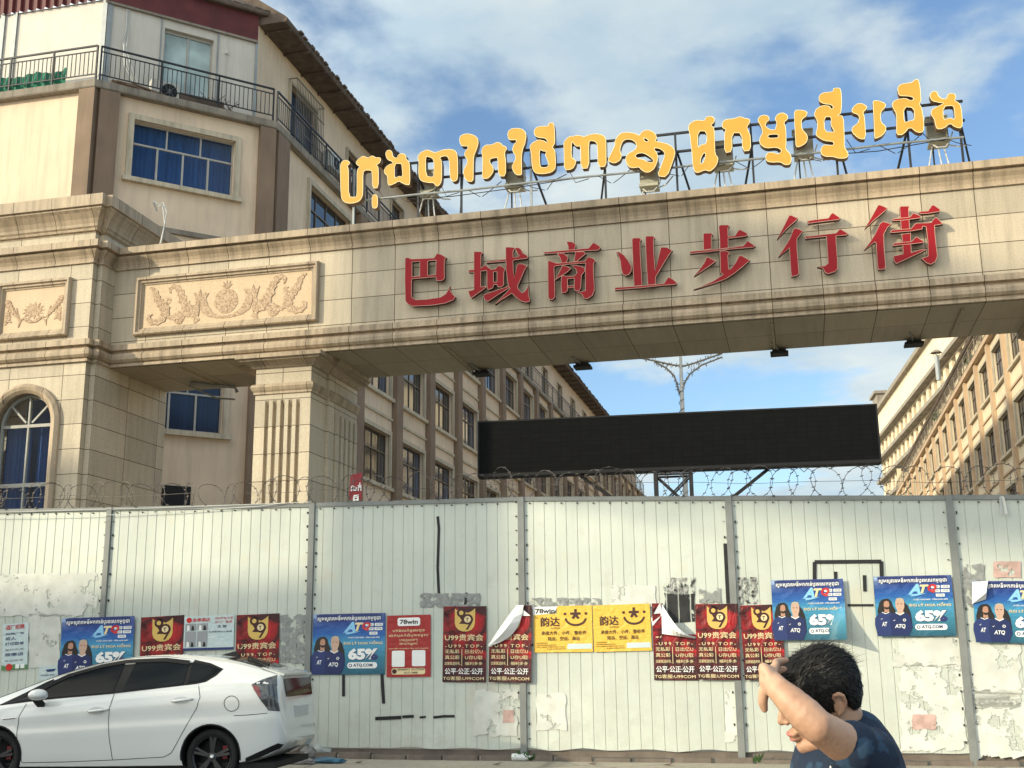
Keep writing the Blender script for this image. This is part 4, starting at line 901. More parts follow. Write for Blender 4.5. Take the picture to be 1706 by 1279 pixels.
def ztop(u):
    for (a, za), (c, zc) in zip(posts, posts[1:]):
        if u <= c or (c, zc) == posts[-1]: return za+(zc-za)*(u-a)/(c-a)
rf = random.Random(11)
for k in range(len(posts)-1):
    u0, u1 = posts[k][0]+.03, posts[k+1][0]-.03
    n = round((u1-u0)/.168); w = (u1-u0)/n; us = []
    for i in range(n):
        a = u0+i*w; us += [(a, 0.), (a+w-.016, 0.), (a+w-.011, .008), (a+w-.006, .008)]
    us.append((u1, 0.)); rows = 18; V = []; zb = .16
    for j in range(rows+1):
        for u, d in us:
            zt = ztop(u)-.05; z = zb+(zt-zb)*j/rows
            e = .007*noise.noise(Vector((u*1.5, z*.45, k*7.)))+.003*noise.noise(Vector((u*5, z*.7, k*3.+20)))
            e *= min(1, 4*min(j, rows-j)/rows)
            zq = z if j else zb+.035*noise.noise(Vector((u*2.3, 3, k)))
            V.append((u, d+e+.010, zq))
    b = MB(MFN); m = len(us)
    b.add(V, [(j*m+i, j*m+i+1, j*m+m+i+1, j*m+m+i) for j in range(rows) for i in range(m-1)])
    mm = 1
    for i in range(19):
        z = .3+i*.21
        if z < ztop(u0)-.1:
            for u in (u0+.05, u1-.05): b.box(u-.008, u+.008, -.012, .02, z-.008+rf.uniform(-.02, .02), z+.010, 1)
    for i in range(int((u1-u0)/.24)): u = u0+.1+i*.24; b.box(u-.008, u+.008, -.012, .02, ztop(u)-.10, ztop(u)-.082, 1)
    b.build('panel', ['hoard', 'dark'], hd, recalc=False)
for i, (u, z) in enumerate(posts):
    b = MB(MFN); b.box(u-.046, u+.046, -.035, .06, 0, z); b.build('post', 'post', hd)
for k in range(len(posts)-1):
    (a, za), (c, zc) = posts[k], posts[k+1]
    b = MB(MFN); b.bar((a+.047, .02, za-.03), (c-.047, .02, zc-.03), .07, .062); b.build('top_rail', 'post', hd)
b = MB(MFN); b.box(posts[0][0], posts[-1][0], .05, .10, .06, .14)
for i in range(40): u = posts[0][0]+i*.55; b.box(u, u+.5, -.05+rf.uniform(-.02, .02), .03, 0, rf.uniform(.05, .09))
b.build('bottom_rail', 'kerb', hd)
MT['paint'] = mat('black_spray_paint', (.012, .012, .014), .6, .1)
def strokepx(l, w):
    b = MB(MFN); q = [Vector((*uF(*p), 0)) for p in l]
    for i in range(len(q)-1):
        a, c = q[i], q[i+1]; d = (c-a).normalized(); nn = Vector((-d.y, d.x, 0))*w/2
        b.add([(p.x, y, p.y) for y in (.0, .03) for p in (a-nn, c-nn, c+nn, a+nn)], [(0, 1, 2, 3), (4, 7, 6, 5), (0, 4, 5, 1), (1, 5, 6, 2), (2, 6, 7, 3), (3, 7, 4, 0)])
    b.build('paint_stroke', 'paint', hd)
for l, w in (([(729, 860), (731, 880), (729, 945), (731, 992)], .04), ([(777, 987), (775, 1008)], .04), ([(572, 1122), (572, 1160)], .045), ([(636, 1122), (639, 1172)], .05), ([(625, 1197), (668, 1195)], .05), ([(670, 1194), (689, 1193)], .04), ([(699, 1195), (709, 1194)], .03), ([(722, 1195), (740, 1193), (757, 1193)], .035), ([(1208, 905), (1213, 1005)], .05), ([(1357, 968), (1357, 936), (1468, 935), (1469, 962)], .05), ([(1392, 952), (1392, 966)], .04), ([(1440, 958), (1441, 985)], .045), ([(1412, 1008), (1455, 1008)], .03), ([(864, 1074), (888, 1074)], .03)): strokepx(l, w)

# ------------------------------------------------------------------ coiled razor wire
MT['wire'] = mat('rusty_wire', (.10, .09, .085), .55, .3, 9, metal=.5)
b = MB(MFN); u = posts[0][0]; k = 0
while u < posts[-1][0]:
    r = .215+rf.uniform(-.025, .025); ph = R((38 if k % 2 else -34)+rf.uniform(-9, 9)); tl = rf.uniform(-.12, .12)
    zc = ztop(u)+r-.03+rf.uniform(-.02, .03); P = []
    for i in range(22):
        a = 2*math.pi*i/22; x = r*math.cos(a)*(1.05+.1*math.sin(a)); P.append((u+x*math.cos(ph)+tl*math.sin(a)*.5, .06+x*math.sin(ph), zc+r*math.sin(a)))
    b.tube(P, .0046, 4, closed=True)
    for i in range(0, 22, 2):
        p = Vector(P[i]); b.bar(p+Vector((-.022, 0, -.006)), p+Vector((.022, 0, .006)), .011)
    u += rf.choice((.25, .33, .40, .28)); k += 1
b.tube([(posts[0][0]+i*.8, .06+.01*(i % 2), ztop(posts[0][0]+i*.8)+.2+.02*math.sin(i*2.)) for i in range(int((posts[-1][0]-posts[0][0])/.8))], .004, 4)
tag(b.build('razor_wire', 'wire'), 'coil of barbed razor wire along the top of the white hoarding', 'razor wire')
b = MB(); q = [onF(x, y, .06) for x, y in ((-60, 862), (60, 861), (180, 858), (300, 852), (430, 843), (470, 838))]; b.tube(q, .006, 4)
q = [onF(x, y, .05) for x, y in ((-60, 855), (100, 850), (250, 846), (520, 836))]; b.tube(q, .005, 4)
tag(b.build('cable', 'cable_w'), 'two thin cables stretched along the left top edge of the white hoarding', 'cable')
b = MB(MFN); u, z = uF(1668, 826)
for s in (-1, 1): b.add([(u, -.03, z), (u+.03*s, -.05, z-.02), (u+.05*s, -.06, z-.24), (u+.02*s, -.05, z-.26)], [(0, 1, 2, 3)])
tag(b.build('plastic_strip', 'cable_w'), 'white plastic strip knotted over the top rail at the right end of the hoarding', 'plastic strip')

# ------------------------------------------------------------------ posters
def put(b, body, x, y, w, h, off, m=0, bold=.012, shear=0., sp=1.):
    cjk = any(ord(c) > 0x2E80 or 0x1780 <= ord(c) < 0x1800 for c in body)
    V, Fc = txt(body, w, h, 0. if cjk else bold, shear=shear, sp=sp)
    if not V: return
    sh_ = ((0, 0), (1, 0), (0, 1), (1, 1)) if cjk else ((0, 0),)
    e = bold*.9*h if cjk else 0.
    for k, (i, j) in enumerate(sh_): b.add([(x+u+e*(i-.5), -off-.0003*k, y+v+e*(j-.5)) for u, v in V], Fc, m)
def flat(b, l, off, m=0, hole=()):
    loops = [l]+list(hole); tri = geometry.tessellate_polygon([[Vector((p[0], p[1], 0)) for p in q] for q in loops]); fl = [p for q in loops for p in q]
    b.add([(p[0], -off, p[1]) for p in fl], [tuple(t) for t in tri], m)
def rrect(x0, y0, x1, y1, r, n=4):
    o = []
    for cx, cy, a in ((x1-r, y0+r, -90), (x1-r, y1-r, 0), (x0+r, y1-r, 90), (x0+r, y0+r, 180)):
        for i in range(n+1): t = R(a+90*i/n); o.append((cx+r*math.cos(t), cy+r*math.sin(t)))
    return o
def disc(cx, cy, r, n=18, sx=1.): return [(cx+r*sx*math.cos(2*math.pi*i/n), cy+r*math.sin(2*math.pi*i/n)) for i in range(n)]
def ink(name, c, rough=.45): MT[name] = mat(name, c, rough, .05, 3); return name
for nm, c in (('ink_white', (.80, .80, .78)), ('ink_black', (.02, .02, .02)), ('ink_gold', (.62, .42, .11)), ('ink_cream', (.74, .60, .34)), ('ink_red', (.55, .02, .02)), ('ink_navy', (.012, .022, .10)), ('ink_navy2', (.02, .035, .14)), ('ink_sky', (.25, .55, .80)), ('ink_hair', (.018, .014, .013)), ('ink_skin', (.45, .24, .16)), ('ink_skin2', (.55, .36, .27)), ('ink_blond', (.50, .40, .30)), ('ink_maroon', (.045, .006, .008)), ('ink_yellow', (.78, .50, .045)), ('ink_brown', (.06, .02, .012)), ('ink_green', (.08, .22, .08)), ('ink_grey', (.30, .31, .32)), ('ink_pale', (.52, .62, .62))): ink(nm, c)
MT['paper_back'] = mat('paper_back', (.74, .75, .75), .7, .06, 2, bmp=.3, bscale=14)
def print_mat(name, fn):
    m, t, b_ = newmat(name); u = t.nodes.new('ShaderNodeTexCoord').outputs['UV']
    c = fn(t, u); t.links.new(c, b_.inputs['Base Color']); b_.inputs['Roughness'].default_value = .42; b_.inputs['Specular IOR Level'].default_value = .35
    bump(t, b_, noi(t, u, 4.5, 6, .6, 1.2), .5, .05); MT[name] = m
def _blue(t, u):
    s = t.nodes.new('ShaderNodeSeparateXYZ'); t.links.new(u, s.inputs[0])
    rp_ = t.nodes.new('ShaderNodeValToRGB'); e = rp_.color_ramp.elements
    e[0].position = 0; e[0].color = (.02, .10, .15, 1); e[1].position = 1; e[1].color = (.03, .045, .20, 1)
    for p, c in ((.25, (.035, .19, .28, 1)), (.52, (.06, .29, .48, 1)), (.66, (.02, .11, .37, 1)), (.84, (.022, .06, .25, 1))): q = e.new(p); q.color = c
    t.links.new(M('ADD', s.outputs[1], M('MULTIPLY', M('SUBTRACT', noi(t, u, 2.5, 4), .5, t), .2, t), t), rp_.inputs[0])
    c = rp_.outputs[0]
    gl = M('MULTIPLY', mapr(t, s.outputs[1], .78, 1.02), mapr(t, noi(t, u, 4, 3), .42, .62), t)
    dx = M('ABSOLUTE', M('SUBTRACT', s.outputs[0], .6, t), None, t); gl = M('MULTIPLY', gl, mapr(t, dx, .30, .58), t)
    return mixc(t, gl, c, (.45, .62, .85))
print_mat('print_blue', _blue)
def _mar(t, u):
    f = mapr(t, noi(t, vmap(t, u, (1.6, 2.6, 1), (.3, .2, 0)), 1.3, 3, .5, 1.2), .40, .64)
    c = mixc(t, f, (.040, .003, .005), (.42, .008, .014)); s = t.nodes.new('ShaderNodeSeparateXYZ'); t.links.new(u, s.inputs[0])
    return mixc(t, mapr(t, s.outputs[1], .36, .12, 0, .85), c, (.035, .008, .010))
print_mat('print_maroon', _mar)
print_mat('print_red', lambda t, u: mixc(t, noi(t, u, 2, 3), (.30, .016, .018), (.38, .03, .028)))
print_mat('print_yellow', lambda t, u: mixc(t, noi(t, u, 3, 5), (.70, .40, .045), (.80, .54, .085)))
print_mat('print_pale', lambda t, u: mixc(t, noi(t, u, 2, 4), (.44, .58, .60), (.62, .68, .66)))
def paper(name, w, h, m, bend=None, cut=None, nx=12, nz=14):
    b = MB(); V = []
    for j in range(nz+1):
        for i in range(nx+1):
            x, z = w*i/nx, h*j/nz; y = bend(x, z) if bend else 0.; V.append((x, -y, z))
    F_ = []
    for j in range(nz):
        for i in range(nx):
            if cut and cut(w*(i+.5)/nx, h*(j+.5)/nz): continue
            F_.append((j*(nx+1)+i, j*(nx+1)+i+1, (j+1)*(nx+1)+i+1, (j+1)*(nx+1)+i))
    b.add(V, F_); o = b.build(name, m, None, local=True, smooth=True, recalc=False)
    ul = o.data.uv_layers[0]
    for lp in o.data.loops: c = o.data.vertices[lp.vertex_index].co; ul.data[lp.index].uv = (c.x/w, c.z/h)
    return o
def sub(b, name, mats, parent): 
    o = b.build(name, mats, None, local=True); o.parent = parent; return o
def blue_design(w, h, bend=None, foldtl=False):
    root = paper('poster', w, h, 'print_blue', bend)
    fx = lambda px: (px-85)/950*w
    fy = lambda py: h-(py-88)/790*h
    b = MB(); put(b, 'សូមស្វាគមន៍មកកាន់ប្រទេសកម្ពុជា', fx(150), fy(188), fx(975)-fx(150), fy(112)-fy(188), .007, 0, .035)
    sub(b, 'title', ['ink_white'], root)
    b = MB(); flat(b, [(fx(x), fy(y)) for x, y in ((130, 100), (980, 100), (985, 185), (600, 178), (300, 195), (150, 180))], .002); sub(b, 'title_band', ['ink_navy2'], root)
    b = MB()
    put(b, 'A', fx(500), fy(330), .16*w, .17*h, .006, 0, .05, .3); put(b, 'T', fx(640), fy(318), .12*w, .14*h, .006, 1, .05, .3); put(b, 'Q', fx(738), fy(318), .115*w, .15*h, .006, 2, .05, .3)
    flat(b, [(fx(x), fy(y)) for x, y in ((475, 338), (560, 330), (720, 322), (600, 352), (520, 362), (540, 346))], .0075, 0)
    sub(b, 'logo', ['ink_sky', 'ink_cream', 'ink_red'], root)
    b = MB()
    for x0, y0 in ((780, 238), (900, 238), (780, 292), (895, 292), (832, 350)):
        flat(b, rrect(fx(x0), fy(y0+18), fx(x0+105), fy(y0-20), .008), .003, 0); put(b, 'AFGB', fx(x0+16), fy(y0+9), fx(75)-fx(0), .03*h, .005, 1, .02)
    sub(b, 'badges', ['ink_white', 'ink_grey'], root)
    b = MB(); put(b, 'CUỘC CHƠI MỚI · TẦM NHÌN MỚI', fx(555), fy(415), fx(970)-fx(555), .038*h, .004, 0, .03, .2); sub(b, 'small_text', ['ink_white'], root)
    b = MB(); put(b, '65%', fx(560), fy(690), fx(945)-fx(560), fy(540)-fy(690), .006, 0, .06)
    sub(b, 'offer_text', ['ink_white'], root)
    b = MB(); put(b, '65%', fx(566), fy(697), fx(945)-fx(560), fy(540)-fy(690), .003, 0, .07); sub(b, 'offer_shadow', ['ink_navy2'], root)
    b = MB(); put(b, 'ĐẠI LÝ HOA HỒNG', fx(495), fy(500), fx(1005)-fx(495), fy(445)-fy(502), .006, 0, .03); sub(b, 'slogan', ['ink_cream'], root)
    b = MB(); flat(b, rrect(fx(552), fy(800), fx(938), fy(722), .04), .002, 0); put(b, 'ATQ.COM', fx(630), fy(785), fx(880)-fx(630), .06*h, .005, 1, .03); flat(b, disc(fx(592), fy(762), .024*w), .004, 1); flat(b, disc(fx(592), fy(762), .014*w), .006, 0)
    sub(b, 'web_label', ['ink_white', 'ink_navy'], root)
    b = MB(); L = lambda l: [(fx(x), fy(y)) for x, y in l]
    flat(b, L([(200, 388), (250, 384), (285, 420), (300, 480), (330, 540), (320, 600), (110, 600), (108, 540), (135, 440), (165, 400)]), .003, 0)
    flat(b, L([(196, 425), (225, 412), (252, 425), (258, 470), (246, 510), (250, 560), (190, 565), (196, 510), (186, 470)]), .005, 1)
    flat(b, L([(192, 490), (226, 500), (254, 490), (246, 520), (222, 530), (200, 518)]), .006, 0)
    flat(b, L([(110, 590), (165, 560), (200, 580), (245, 562), (300, 590), (330, 870), (88, 870), (64, 720), (70, 640)]), .004, 2)
    flat(b, L([(430, 420), (480, 480), (510, 570), (520, 700), (500, 780), (440, 700), (400, 560)]), .0035, 0)
    flat(b, L([(335, 420), (350, 385), (385, 376), (430, 390), (442, 430), (438, 500), (420, 545), (430, 590), (345, 590), (350, 545), (332, 490)]), .006, 3)
    flat(b, L([(332, 430), (345, 392), (385, 374), (430, 386), (445, 430), (435, 424), (400, 405), (355, 412)]), .007, 4)
    flat(b, L([(260, 600), (330, 565), (380, 600), (432, 570), (500, 605), (520, 760), (470, 870), (270, 870), (250, 720)]), .007, 5)
    for l in ([(325, 562), (380, 592), (434, 566), (430, 580), (380, 606), (328, 576)], [(160, 558), (205, 576), (250, 560), (248, 570), (204, 586), (162, 568)]): flat(b, L(l), .008, 6)
    put(b, 'ATQ', fx(305), fy(780), fx(435)-fx(305), fy(720)-fy(780), .009, 6, .03, .2); put(b, 'AT', fx(150), fy(745), fx(215)-fx(150), fy(690)-fy(745), .006, 6, .03, .2)
    flat(b, disc(fx(428), fy(668), .02*w), .009, 6); flat(b, disc(fx(428), fy(668), .011*w), .0095, 5)
    flat(b, L([(285, 665), (300, 672), (322, 658), (302, 680)]), .009, 6); flat(b, L([(135, 645), (148, 652), (168, 638), (150, 660)]), .006, 6)
    flat(b, L([(352, 455), (372, 450), (372, 458), (353, 462)]), .0075, 0); flat(b, L([(395, 450), (418, 455), (417, 462), (396, 458)]), .0075, 0); flat(b, L([(368, 510), (402, 510), (385, 518)]), .0075, 1)
    sub(b, 'players', ['ink_hair', 'ink_skin', 'ink_navy2', 'ink_skin2', 'ink_blond', 'ink_navy', 'ink_white'], root)
    if foldtl:
        b = MB(); b.add([(-.02, -.02, h*.62), (.0, -.05, h*.98), (.16*w, -.10, h*.80), (.20*w, -.03, h*1.0), (.16*w, -.02, h*.70)], [(0, 4, 2, 1), (1, 2, 3), (4, 3, 2)]); sub(b, 'peeled_corner', ['paper_back'], root)
    return root
def maroon_design(w, h, mode=None):
    cut = None
    if mode == 'tr': cut = lambda x, z: z > h*.585+(w-x)*0 and x > w*.24 and z > h*.50+(x-w)*-.30
    if mode == 'tl': cut = lambda x, z: z > h*.45+x*.78*h/w and x < w*.75
    bend = None
    if mode == 'tr': bend = lambda x, z: .03*max(0, z/h-.5)*2*(1 if x < .25*w else .4)
    root = paper('poster', w, h, 'print_maroon', bend, cut, 16, 22)
    fx = lambda px: (px-75)/635*w
    fy = lambda py: h-(py-80)/1120*h
    L = lambda l: [(fx(x), fy(y)) for x, y in l]
    gold = []; dark = []; wh = []
    if mode != 'tr':
        b = MB()
        ush = L([(247, 110), (275, 140), (548, 110), (545, 330), (530, 390), (490, 435), (430, 455), (370, 455), (310, 435), (265, 390), (247, 330)])
        if mode == 'tl': ush = L([(548, 110), (545, 330), (530, 390), (490, 435), (430, 455), (340, 445), (350, 400), (470, 140)])
        flat(b, ush, .003, 0)
        if mode != 'tl':
            flat(b, L([(270, 110), (320, 125), (400, 160), (440, 180), (500, 150), (545, 112), (540, 90), (280, 90)]), .0045, 1)
            flat(b, disc(fx(342), fy(178), .105*w), .0045, 1); flat(b, disc(fx(342), fy(178), .052*w), .006, 0)
            flat(b, L([(290, 200), (320, 245), (360, 235), (400, 190), (390, 280), (410, 345), (310, 340), (350, 290)]), .0042, 1)
        flat(b, disc(fx(438), fy(275), .125*w), .0048, 1); flat(b, disc(fx(436), fy(275), .078*w), .006, 2)
        flat(b, L([(500, 230), (522, 280), (500, 330), (440, 430), (408, 428), (470, 330)]), .0046, 1)
        put(b, 'T', fx(410), fy(308), .07*w, .05*h, .0075, 1, .03)
        sub(b, 'shield_logo', ['ink_gold', 'ink_maroon', 'ink_cream'], root)
    b = MB()
    if mode == 'tr': put(b, 'U9', fx(108), fy(588), fx(210)-fx(108), fy(500)-fy(588), .004, 0, .03)
    elif mode == 'tl': put(b, '99贵宾会', fx(205), fy(590), fx(665)-fx(205), fy(500)-fy(590), .004, 0, .03)
    else: put(b, 'U99贵宾会', fx(105), fy(592), fx(668)-fx(105), fy(500)-fy(595), .004, 0, .03)
    for s, x0, x1, y in (('无私彩', 110, 322, 780), ('日出亿U', 405, 660, 780), ('真公彩', 110, 325, 865), ('U存U取', 405, 660, 868), ('注册就送好礼', 105, 335, 950), ('福利多多', 405, 660, 950)):
        put(b, s, fx(x0), fy(y), fx(x1)-fx(x0), .052*h if y < 900 else .042*h, .004, 0, .025)
    put(b, 'TG客服:U99COM', fx(85), fy(1172), fx(680)-fx(85), .05*h, .004, 0, .03)
    put(b, '-U99.TOP-', fx(110), fy(695), fx(655)-fx(110), .042*h, .004, 2, .01, sp=1.4)
    put(b, '公平·公正·公开', fx(112), fy(1085), fx(665)-fx(112), .078*h, .004, 1, .04)
    flat(b, L([(354, 715), (362, 715), (362, 960), (354, 960)]), .004, 2)
    sub(b, 'lettering', ['ink_cream', 'ink_white', 'ink_cream'], root)
    if mode == 'tr':
        b = MB(); n = 9; V = []
        top = [Vector((.24*w, -.02, h*1.0)), Vector((.20*w, -.05, h*.55))]
        for i in range(n+1):
            t = i/n
            a = Vector((.22*w, -.015, h*1.0)).lerp(Vector((w*1.0, -.02, h*.56)), t); a.y -= .16*math.sin(t*math.pi); a.x += .05*math.sin(t*math.pi)*w; a.z -= .12*h*math.sin(t*math.pi)
            c = Vector((.22*w, -.03, h*.60)).lerp(Vector((w*.98, -.02, h*.535)), t); c.y -= .07*math.sin(t*math.pi)
            V += [a, a.lerp(c, .5)+Vector((0, -.05*math.sin(t*math.pi), 0)), c]
        b.add(V, [(3*i+k, 3*i+3+k, 3*i+4+k, 3*i+1+k) for i in range(n) for k in (0, 1)])
        b.add([(-.02, -.01, h*.80), (.2*w, -.05, h*1.01), (.24*w, -.02, h*.86), (.0, -.02, h*.70)], [(0, 3, 2, 1)])
        o = sub(b, 'peeled_corner', ['paper_back'], root)
    if mode == 'tl':
        b = MB(); n = 8; V = []
        for i in range(n+1):
            t = i/n; a = Vector((0, -.01, h*.46)).lerp(Vector((w*.68, -.01, h*1.0)), t); c = a+Vector((.26*w*math.sin(t*math.pi*.8), 0, -.10*h*math.sin(t*math.pi)))
            a.y -= .04*math.sin(t*math.pi); a.x -= .02
            mid_ = a.lerp(c, .5)+Vector((0, -.10*math.sin(t*math.pi), 0)); c.y -= .035
            V += [a, mid_, c]
        b.add(V, [(3*i+k, 3*i+3+k, 3*i+4+k, 3*i+1+k) for i in range(n) for k in (0, 1)])
        b.add([(w*.68, -.02, h*1.0), (w*1.0, -.05, h*.86), (w*.78, -.02, h*.86)], [(0, 1, 2)])
        sub(b, 'peeled_corner', ['paper_back'], root)
    return root
def red_design(w, h):
    root = paper('poster', w, h, 'print_red'); fx = lambda px: (px-1042)/570*w; fy = lambda py: h-(py-115)/795*h
    b = MB(); flat(b, rrect(fx(1182), fy(255), fx(1478), fy(148), .03), .003, 0); put(b, '78win', fx(1212), fy(232), fx(1448)-fx(1212), fy(172)-fy(232), .005, 1, .03); 
    sub(b, 'white_label', ['ink_white', 'ink_black'], root)
    b = MB(); flat(b, rrect(fx(1110), fy(780), fx(1278), fy(572), .02), .003, 0); sub(b, 'white_label', ['ink_white'], root); b = MB(); flat(b, rrect(fx(1372), fy(775), fx(1545), fy(570), .02), .003, 0)
    sub(b, 'white_label', ['ink_white'], root)
    b = MB()
    for s, x0, x1, y, hh in (('ហាងលក់ទូរសព្ទ', 1118, 1535, 340, 50), ('ដាក់ប្រាក់ដំបូងទទួល', 1072, 1582, 400, 45), ('បានភ្លាមៗ', 1208, 1442, 462, 36), ('ងាយស្រួល', 1210, 1442, 505, 34), ('NẠP TIỀN VÀ NHẬN TIỀN CỰC NHANH', 1068, 1582, 556, 22)):
        put(b, s, fx(x0), fy(y), fx(x1)-fx(x0), hh/795*h, .004, 0, .025)
    sub(b, 'lettering', ['ink_cream'], root)
    b = MB(); flat(b, rrect(fx(1108), fy(878), fx(1542), fy(798), .03), .003, 0); put(b, '0974499917  0717779999', fx(1185), fy(830), fx(1530)-fx(1185), .035*h, .005, 1, .02); put(b, '02171-78888', fx(1272), fy(868), fx(1445)-fx(1272), .03*h, .005, 1, .02); flat(b, disc(fx(1145), fy(838), .055*w), .004, 1)
    sub(b, 'phone_label', ['ink_cream', 'ink_maroon'], root); return root
def yellow_design(w, h, torn):
    cut = (lambda x, z: z > h*.84 and x < w*.40) if torn else None
    root = paper('poster', w, h, 'print_yellow', None, cut, 20, 18); fx = lambda px: (px-60)/790*w; fy = lambda py: h-(py-150)/630*h
    b = MB(); L = lambda l: [(fx(x), fy(y)) for x, y in l]
    sm = [(fx(630+150*math.cos(R(a))), fy(312+118*math.sin(R(a)))) for a in range(5, 180, 12)]; sm2 = [(fx(630+122*math.cos(R(a))), fy(312+88*math.sin(R(a)))) for a in range(179, 0, -12)]
    flat(b, sm+sm2, .004)
    flat(b, L([(470, 242), (505, 242), (505, 276), (470, 276)]), .004); flat(b, L([(752, 242), (788, 242), (788, 276), (752, 276)]), .004)
    flat(b, L([(612, 195), (646, 195), (646, 240), (698, 242), (698, 272), (655, 275), (682, 318), (655, 335), (630, 300), (600, 335), (574, 316), (602, 275), (558, 272), (558, 242), (612, 240)]), .004)
    put(b, '韵达', fx(150), fy(425), fx(412)-fx(150), fy(300)-fy(425), .004, 0, .045); put(b, 'EXPRESS', fx(290), fy(462), fx(415)-fx(290), .035*h, .004, 0, .0)
    put(b, '承接大件、小件、整柜件', fx(162), fy(545), fx(770)-fx(162), .085*h, .004, 0, .03); put(b, '陆运、空运、海运', fx(252), fy(622), fx(680)-fx(252), .085*h, .004, 0, .03)
    for i, (x0, x1) in enumerate(((95, 245), (95, 360), (95, 480), (230, 490))): put(b, '地址:木牌金边西港国际物流专线电话', fx(x0), fy(660+i*27), fx(x1)-fx(x0), .022*h, .004, 0, .01)
    sub(b, 'lettering', ['ink_brown'], root)
    b = MB(); flat(b, L([(512, 668), (838, 668), (838, 738), (512, 738)]), .003); sub(b, 'pale_label', ['ink_pale'], root)
    if torn:
        b = MB(); flat(b, L([(40, 155), (390, 155), (350, 225), (250, 255), (60, 268)]), .002, 0); put(b, '78win', fx(85), fy(248), fx(350)-fx(85), .11*h, .004, 1, .03); sub(b, 'older_scrap', ['ink_white', 'ink_black'], root)
    return root
def flyer_a(w, h):
    root = paper('flyer', w, h, 'print_pale'); b = MB()
    for i, (s, m, hh) in enumerate((('酒厂招聘', 0, .10), ('招聘广告', 1, .045), ('招人', 1, .07), ('打印菜单', 1, .07), ('复印传真', 2, .045), ('按摩店', 1, .07), ('电话微信', 2, .04))): put(b, s, w*.12, h*(.87-.115*i), w*.72 if len(s) > 2 else w*.4, h*hh, .004, m, .03)
    flat(b, [(0, 0), (w, 0), (w, h*.09), (w*.7, h*.07), (w*.5, h*.12), (w*.2, h*.08), (0, h*.11)], .003, 3); flat(b, disc(w*.3, h*.06, w*.13), .005, 0)
    for x in (.62, .82): flat(b, rrect(w*x-.03, h*.02, w*x+.03, h*.11, .004), .004, 4)
    sub(b, 'lettering', ['ink_red', 'ink_navy2', 'ink_grey', 'ink_green', 'ink_white'], root); return root
def flyer_b(w, h):
    root = paper('flyer', w, h, 'print_pale'); b = MB()
    flat(b, disc(w*.10, h*.88, w*.055), .003, 0); put(b, '金泰酒店', w*.17, h*.83, w*.35, h*.11, .004, 0, .04); put(b, '200平米大型', w*.62, h*.88, w*.36, h*.07, .004, 0, .01); put(b, '加工厂直销', w*.62, h*.77, w*.34, h*.07, .004, 0, .01); put(b, '主营', w*.66, h*.64, w*.2, h*.07, .004, 1, .01); put(b, '各种家具办公桌椅', w*.5, h*.50, w*.46, h*.05, .004, 1, .01)
    for x0, y0, x1, y1 in ((.03, .58, .25, .78), (.27, .58, .48, .78), (.03, .1, .25, .55), (.27, .1, .48, .55)):
        flat(b, [(w*x0, h*y0), (w*x1, h*y0), (w*x1, h*y1), (w*x0, h*y1)], .003, 2); flat(b, [(w*(x0+.03), h*y0), (w*(x0+.09), h*y0), (w*(x0+.08), h*(y0+.14)), (w*(x0+.04), h*(y0+.16))], .005, 3)
        flat(b, [(w*(x0+.12), h*y0), (w*(x0+.18), h*y0), (w*(x0+.17), h*(y0+.12)), (w*(x0+.13), h*(y0+.15))], .005, 1)
    flat(b, [(0, 0), (w, 0), (w, h*.07), (0, h*.07)], .003, 4)
    sub(b, 'lettering', ['ink_red', 'ink_black', 'ink_grey', 'ink_white', 'ink_navy2'], root); return root
def flyer_c(w, h):
    root = paper('flyer', w, h, 'print_pale'); b = MB(); flat(b, [(w*.35, h*.75), (w*.9, h*.78), (w*.8, h*.6), (w*.45, h*.58)], .003); put(b, 'CHUYỂN PHÁT', w*.1, h*.3, w*.75, h*.16, .004, 0, .02); sub(b, 'lettering', ['ink_navy2'], root); return root
def place(root, w, h, tl, tr, br, bl, off):
    TL, TR, BR, BL = [onF(*p, off) for p in (tl, tr, br, bl)]
    ex = ((TR-TL)+(BR-BL))/2/w; ez = ((TL-BL)+(TR-BR))/2/h; ey = -FN
    m = Matrix(((ex.x, ey.x, ez.x, BL.x), (ex.y, ey.y, ez.y, BL.y), (ex.z, ey.z, ez.z, BL.z), (0, 0, 0, 1)))
    lc, rt_, scl = m.decompose(); root.location = lc; root.rotation_mode = 'QUATERNION'; root.rotation_quaternion = rt_; root.scale = scl
GB = 'blue football betting posters on the hoarding'; GR = 'maroon posters with a gold shield on the hoarding'; GY = 'yellow courier posters on the hoarding'
bw, bh = 1.04, .90
B0 = blue_design(bw, bh)
cc = lambda x, z: .30*max(0., (x/bw-.80)/.20)**1.5*max(0., 1-(z/bh)/.55)**1.2
B3 = blue_design(bw, bh, cc); B5 = blue_design(bw, bh, None, True)
for root, q, off, lab in ((B0, ((521, 1022), (642, 1021), (640, 1122), (519, 1124)), .014, 'blue football poster just right of the car, beside the red poster with the white label'),
    (copy_tree(B0), ((103, 1028), (223, 1028), (219, 1128), (97, 1130)), .04, 'blue football poster half hidden behind the roof of the white car'),
    (B3, ((1288, 966), (1404, 964), (1416, 1065), (1290, 1067)), .06, 'blue football poster above the man, its lower right corner curling off the wall'),
    (copy_tree(B0), ((1452, 960), (1585, 957), (1590, 1058), (1462, 1060)), .045, 'blue football poster with flat corners, beside the rightmost visible post'),
    (B5, ((1632, 966), (1760, 960), (1768, 1062), (1626, 1070)), .05, 'blue football poster with a folded white corner, cut by the right edge of the picture')):
    place(root, bw, bh, *q, off); tag(root, lab, 'poster', GB)
rw_, rh_ = .62, 1.10
M0 = maroon_design(rw_, rh_); MTR = maroon_design(rw_, rh_, 'tr'); MTL = maroon_design(rw_, rh_, 'tl')
